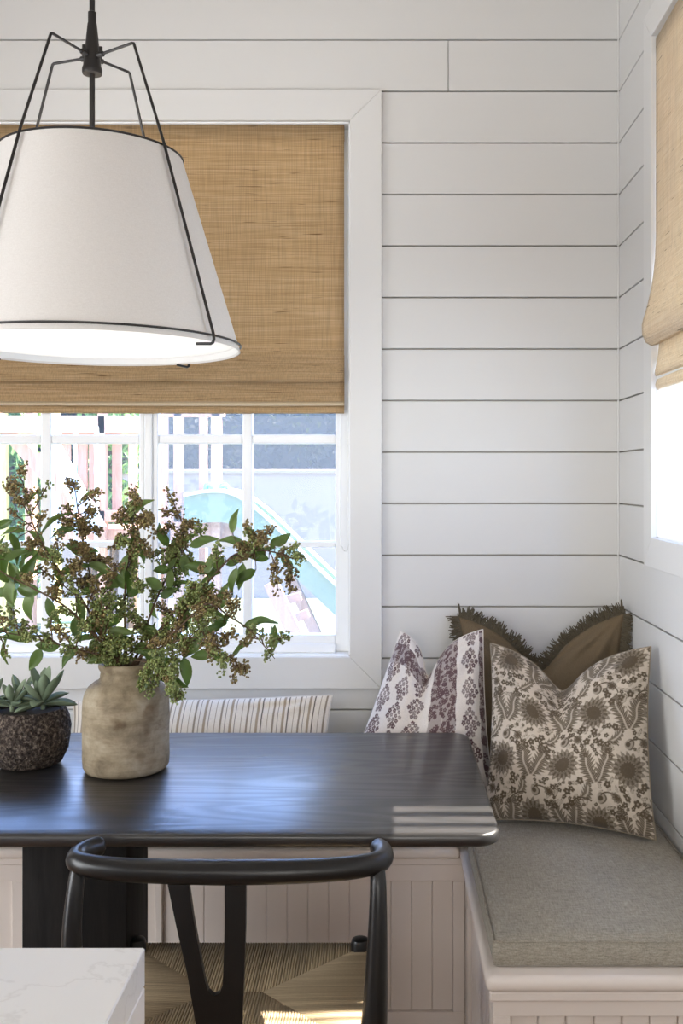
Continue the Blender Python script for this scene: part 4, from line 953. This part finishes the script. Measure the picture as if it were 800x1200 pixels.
g1 = lambda x, y, Y=PYd: PX(x, y, Y)
def diag(a, b, wd, name='brace', mat=None, Y=PYd):
    A, B = g1(*a, Y), g1(*b, Y); d = (B-A).normalized(); nn = Vector((-d.z, 0, d.x))*wd; g = G()
    n0 = 0; g.v = [tuple(A-nn), tuple(A+nn), tuple(B+nn), tuple(B-nn)]; g.v += [(x, y-.08, z) for x, y, z in g.v]; g.f = [(0, 1, 2, 3), (7, 6, 5, 4), (0, 4, 5, 1), (1, 5, 6, 2), (2, 6, 7, 3), (3, 7, 4, 0)]
    return g.put(name, mat or M['redwood'], ps)
diag((52, 500), (118, 620), .045, 'rail', M['cord'], PYd-.3); diag((52, 530), (98, 640), .05, 'brace', None, PYd-.2); diag((-10, 480), (60, 560), .05, 'brace', None, PYd+.2)
diag((318, 682), (352, 755), .05, 'ladder_rail', None, PYd-.3); diag((340, 675), (372, 745), .04, 'ladder_rail', None, PYd+.2)
for t in (.3, .6): diag((320+34*t, 682+73*t), (344+30*t, 678+65*t), .03, 'rung', None, PYd-.1)
# slide: U-section swept along its run
run = spline([(-1.50, 1.17), (-1.30, 1.19), (-1.12, 1.17), (-.90, 1.03), (-.55, .72), (-.25, .44), (.0, .24), (.22, .16), (.42, .15)], 6); sl = empty('slide', (0, 0, 0)); sl.parent = ps; sl.location = -W_(ps)
run = spline([Vector((a, 0, b)) for a, b in [(-1.48, 1.16), (-1.30, 1.19), (-1.12, 1.17), (-.90, 1.02), (-.55, .68), (-.25, .40), (.0, .22), (.22, .14), (.42, .13)]], 6)
def sect(p, off_y0, off_y1, h0, h1): return [(p.x, PYd+off_y0, p.z+h0), (p.x, PYd+off_y1, p.z+h0), (p.x, PYd+off_y1, p.z+h1), (p.x, PYd+off_y0, p.z+h1)]
for nm, sec, mt in (('slide_bed', (-.05, .42, -.03, .0), 'slide'), ('slide_side', (-.09, -.05, -.12, .10), 'slide'), ('slide_side', (.42, .46, -.12, .10), 'slide'), ('slide_sunlit_lip', (-.12, -.03, .10, .125), 'cord'), ('slide_sunlit_lip', (.40, .49, .10, .125), 'cord')):  # lips coloured white to stand for sun on the top edges
    g = G()
    for p in run: g.v += sect(p, *sec)
    for i in range(len(run)-1):
        for k in range(4): g.f.append((i*4+k, i*4+(k+1) % 4, i*4+4+(k+1) % 4, i*4+4+k))
    g.f += [(0, 1, 2, 3), tuple(len(g.v)-1-k for k in range(4))]
    o = g.put(nm, M[mt], ps)
bpy.data.objects.remove(sl)
for x in (238, 256): G().tube(spline([g1(x, 588), g1(x+3, 573), g1(x+4, 568), g1(x+9, 569), g1(x+12, 577), g1(x+12, 590)], 4), .018, 8).put('handle', M['handle'], ps, smooth=True)
for x in (69, 88, 113):
    pts = [g1(x+.5*math.sin(k*2.2), 500+k*10, PYd-.5) for k in range(16)]; G().tube(pts, .016, 6).put('swing_chain', M['chain'], ps, smooth=True)
box('swing_seat', M['slide'], (g1(60, 0, PYd-.5).x, g1(95, 0, PYd-.5).x, PYd-.6, PYd-.4, .39, .42), ps, .01)
def shrub(name, px0, px1, z0, z1, Y, n, sz, mat, label, seed):
    a, b = (px0-CX)*Y/F, (px1-CX)*Y/F; r = empty(name, ((a+b)/2, Y, 0), label, 'shrub')
    tag(leafcloud('foliage', [((a, b, Y-.3, Y+.3, z0, z1), n)], 0, sz, mat, r, seed, .25), kind='stuff')
    for k in range(3):
        x = a+(b-a)*(k+.5)/3; G().tube([(x, Y, -.03), (x+.05, Y, z1*.5), (x-.03, Y, z1*.9)], [.05, .04, .02], 7).put('trunk', M['twig'], r, smooth=True)
shrub('broadleaf_shrub', 95, 165, .9, 2.2, 9.6, 420, .13, M['palm'], 'broad-leaved green shrub behind the cedar balusters', 3)
shrub('palm_shrub', -30, 50, .3, 2.4, 9.9, 600, .16, M['palm'], 'feathery palm shrub growing by the bamboo canes', 4)
for x, lb in ((4, 'yellow bamboo cane rising through the feathery palm shrub'), (34, 'yellow bamboo cane at the edge of the palm shrub, by the swing frame'), (66, 'yellow bamboo cane behind the white diagonal rail of the play set')):
    o = G().tube([Vector((PX(x, 700, 9.2).x, 9.2, -.03)), PX(x+1, 600, 9.2), PX(x-1, 440, 9.2)], .045, 8); o.v = [(a, b, c) for a, b, c in o.v]
    tag(o.put('bamboo_cane', M['bamboo'], None, smooth=True), lb, 'cane', 'bamboo canes in the garden')
# unseen slatted blocker added outside the side window: its gaps let the sun stripes onto the table
sc_ = empty('sun_blocker', (1.35, 2.1, 0), 'added slatted sun blocker, unseen outside the side window', 'light blocker')
gaps = [(1.853, 1.887), (1.909, 1.945), (1.973, 2.006), (1.772, 1.786), (1.799, 1.812)]
ed = [1.1]
for a, b in sorted(gaps): ed += [a, b]
ed += [2.85]
for k in range(0, len(ed), 2):
    a, b = ed[k], ed[k+1]; n_ = max(1, round((b-a)/.14)); wd = (b-a)/n_
    for i in range(n_): box('slat', M['cedar'], (1.30, 1.32, a+i*wd, a+(i+1)*wd, 1.85, 3.3), sc_)
box('lower_board', M['cedar'], (1.32, 1.34, 1.1, 2.85, 1.85, 2.06), sc_)
for y in (1.15, 2.8): box('post', M['cedar'], (1.32, 1.41, y-.045, y+.045, -.03, 3.3), sc_); box('top_rail', M['cedar'], (1.32, 1.36, 1.1, 2.85, 3.2, 3.3), sc_)
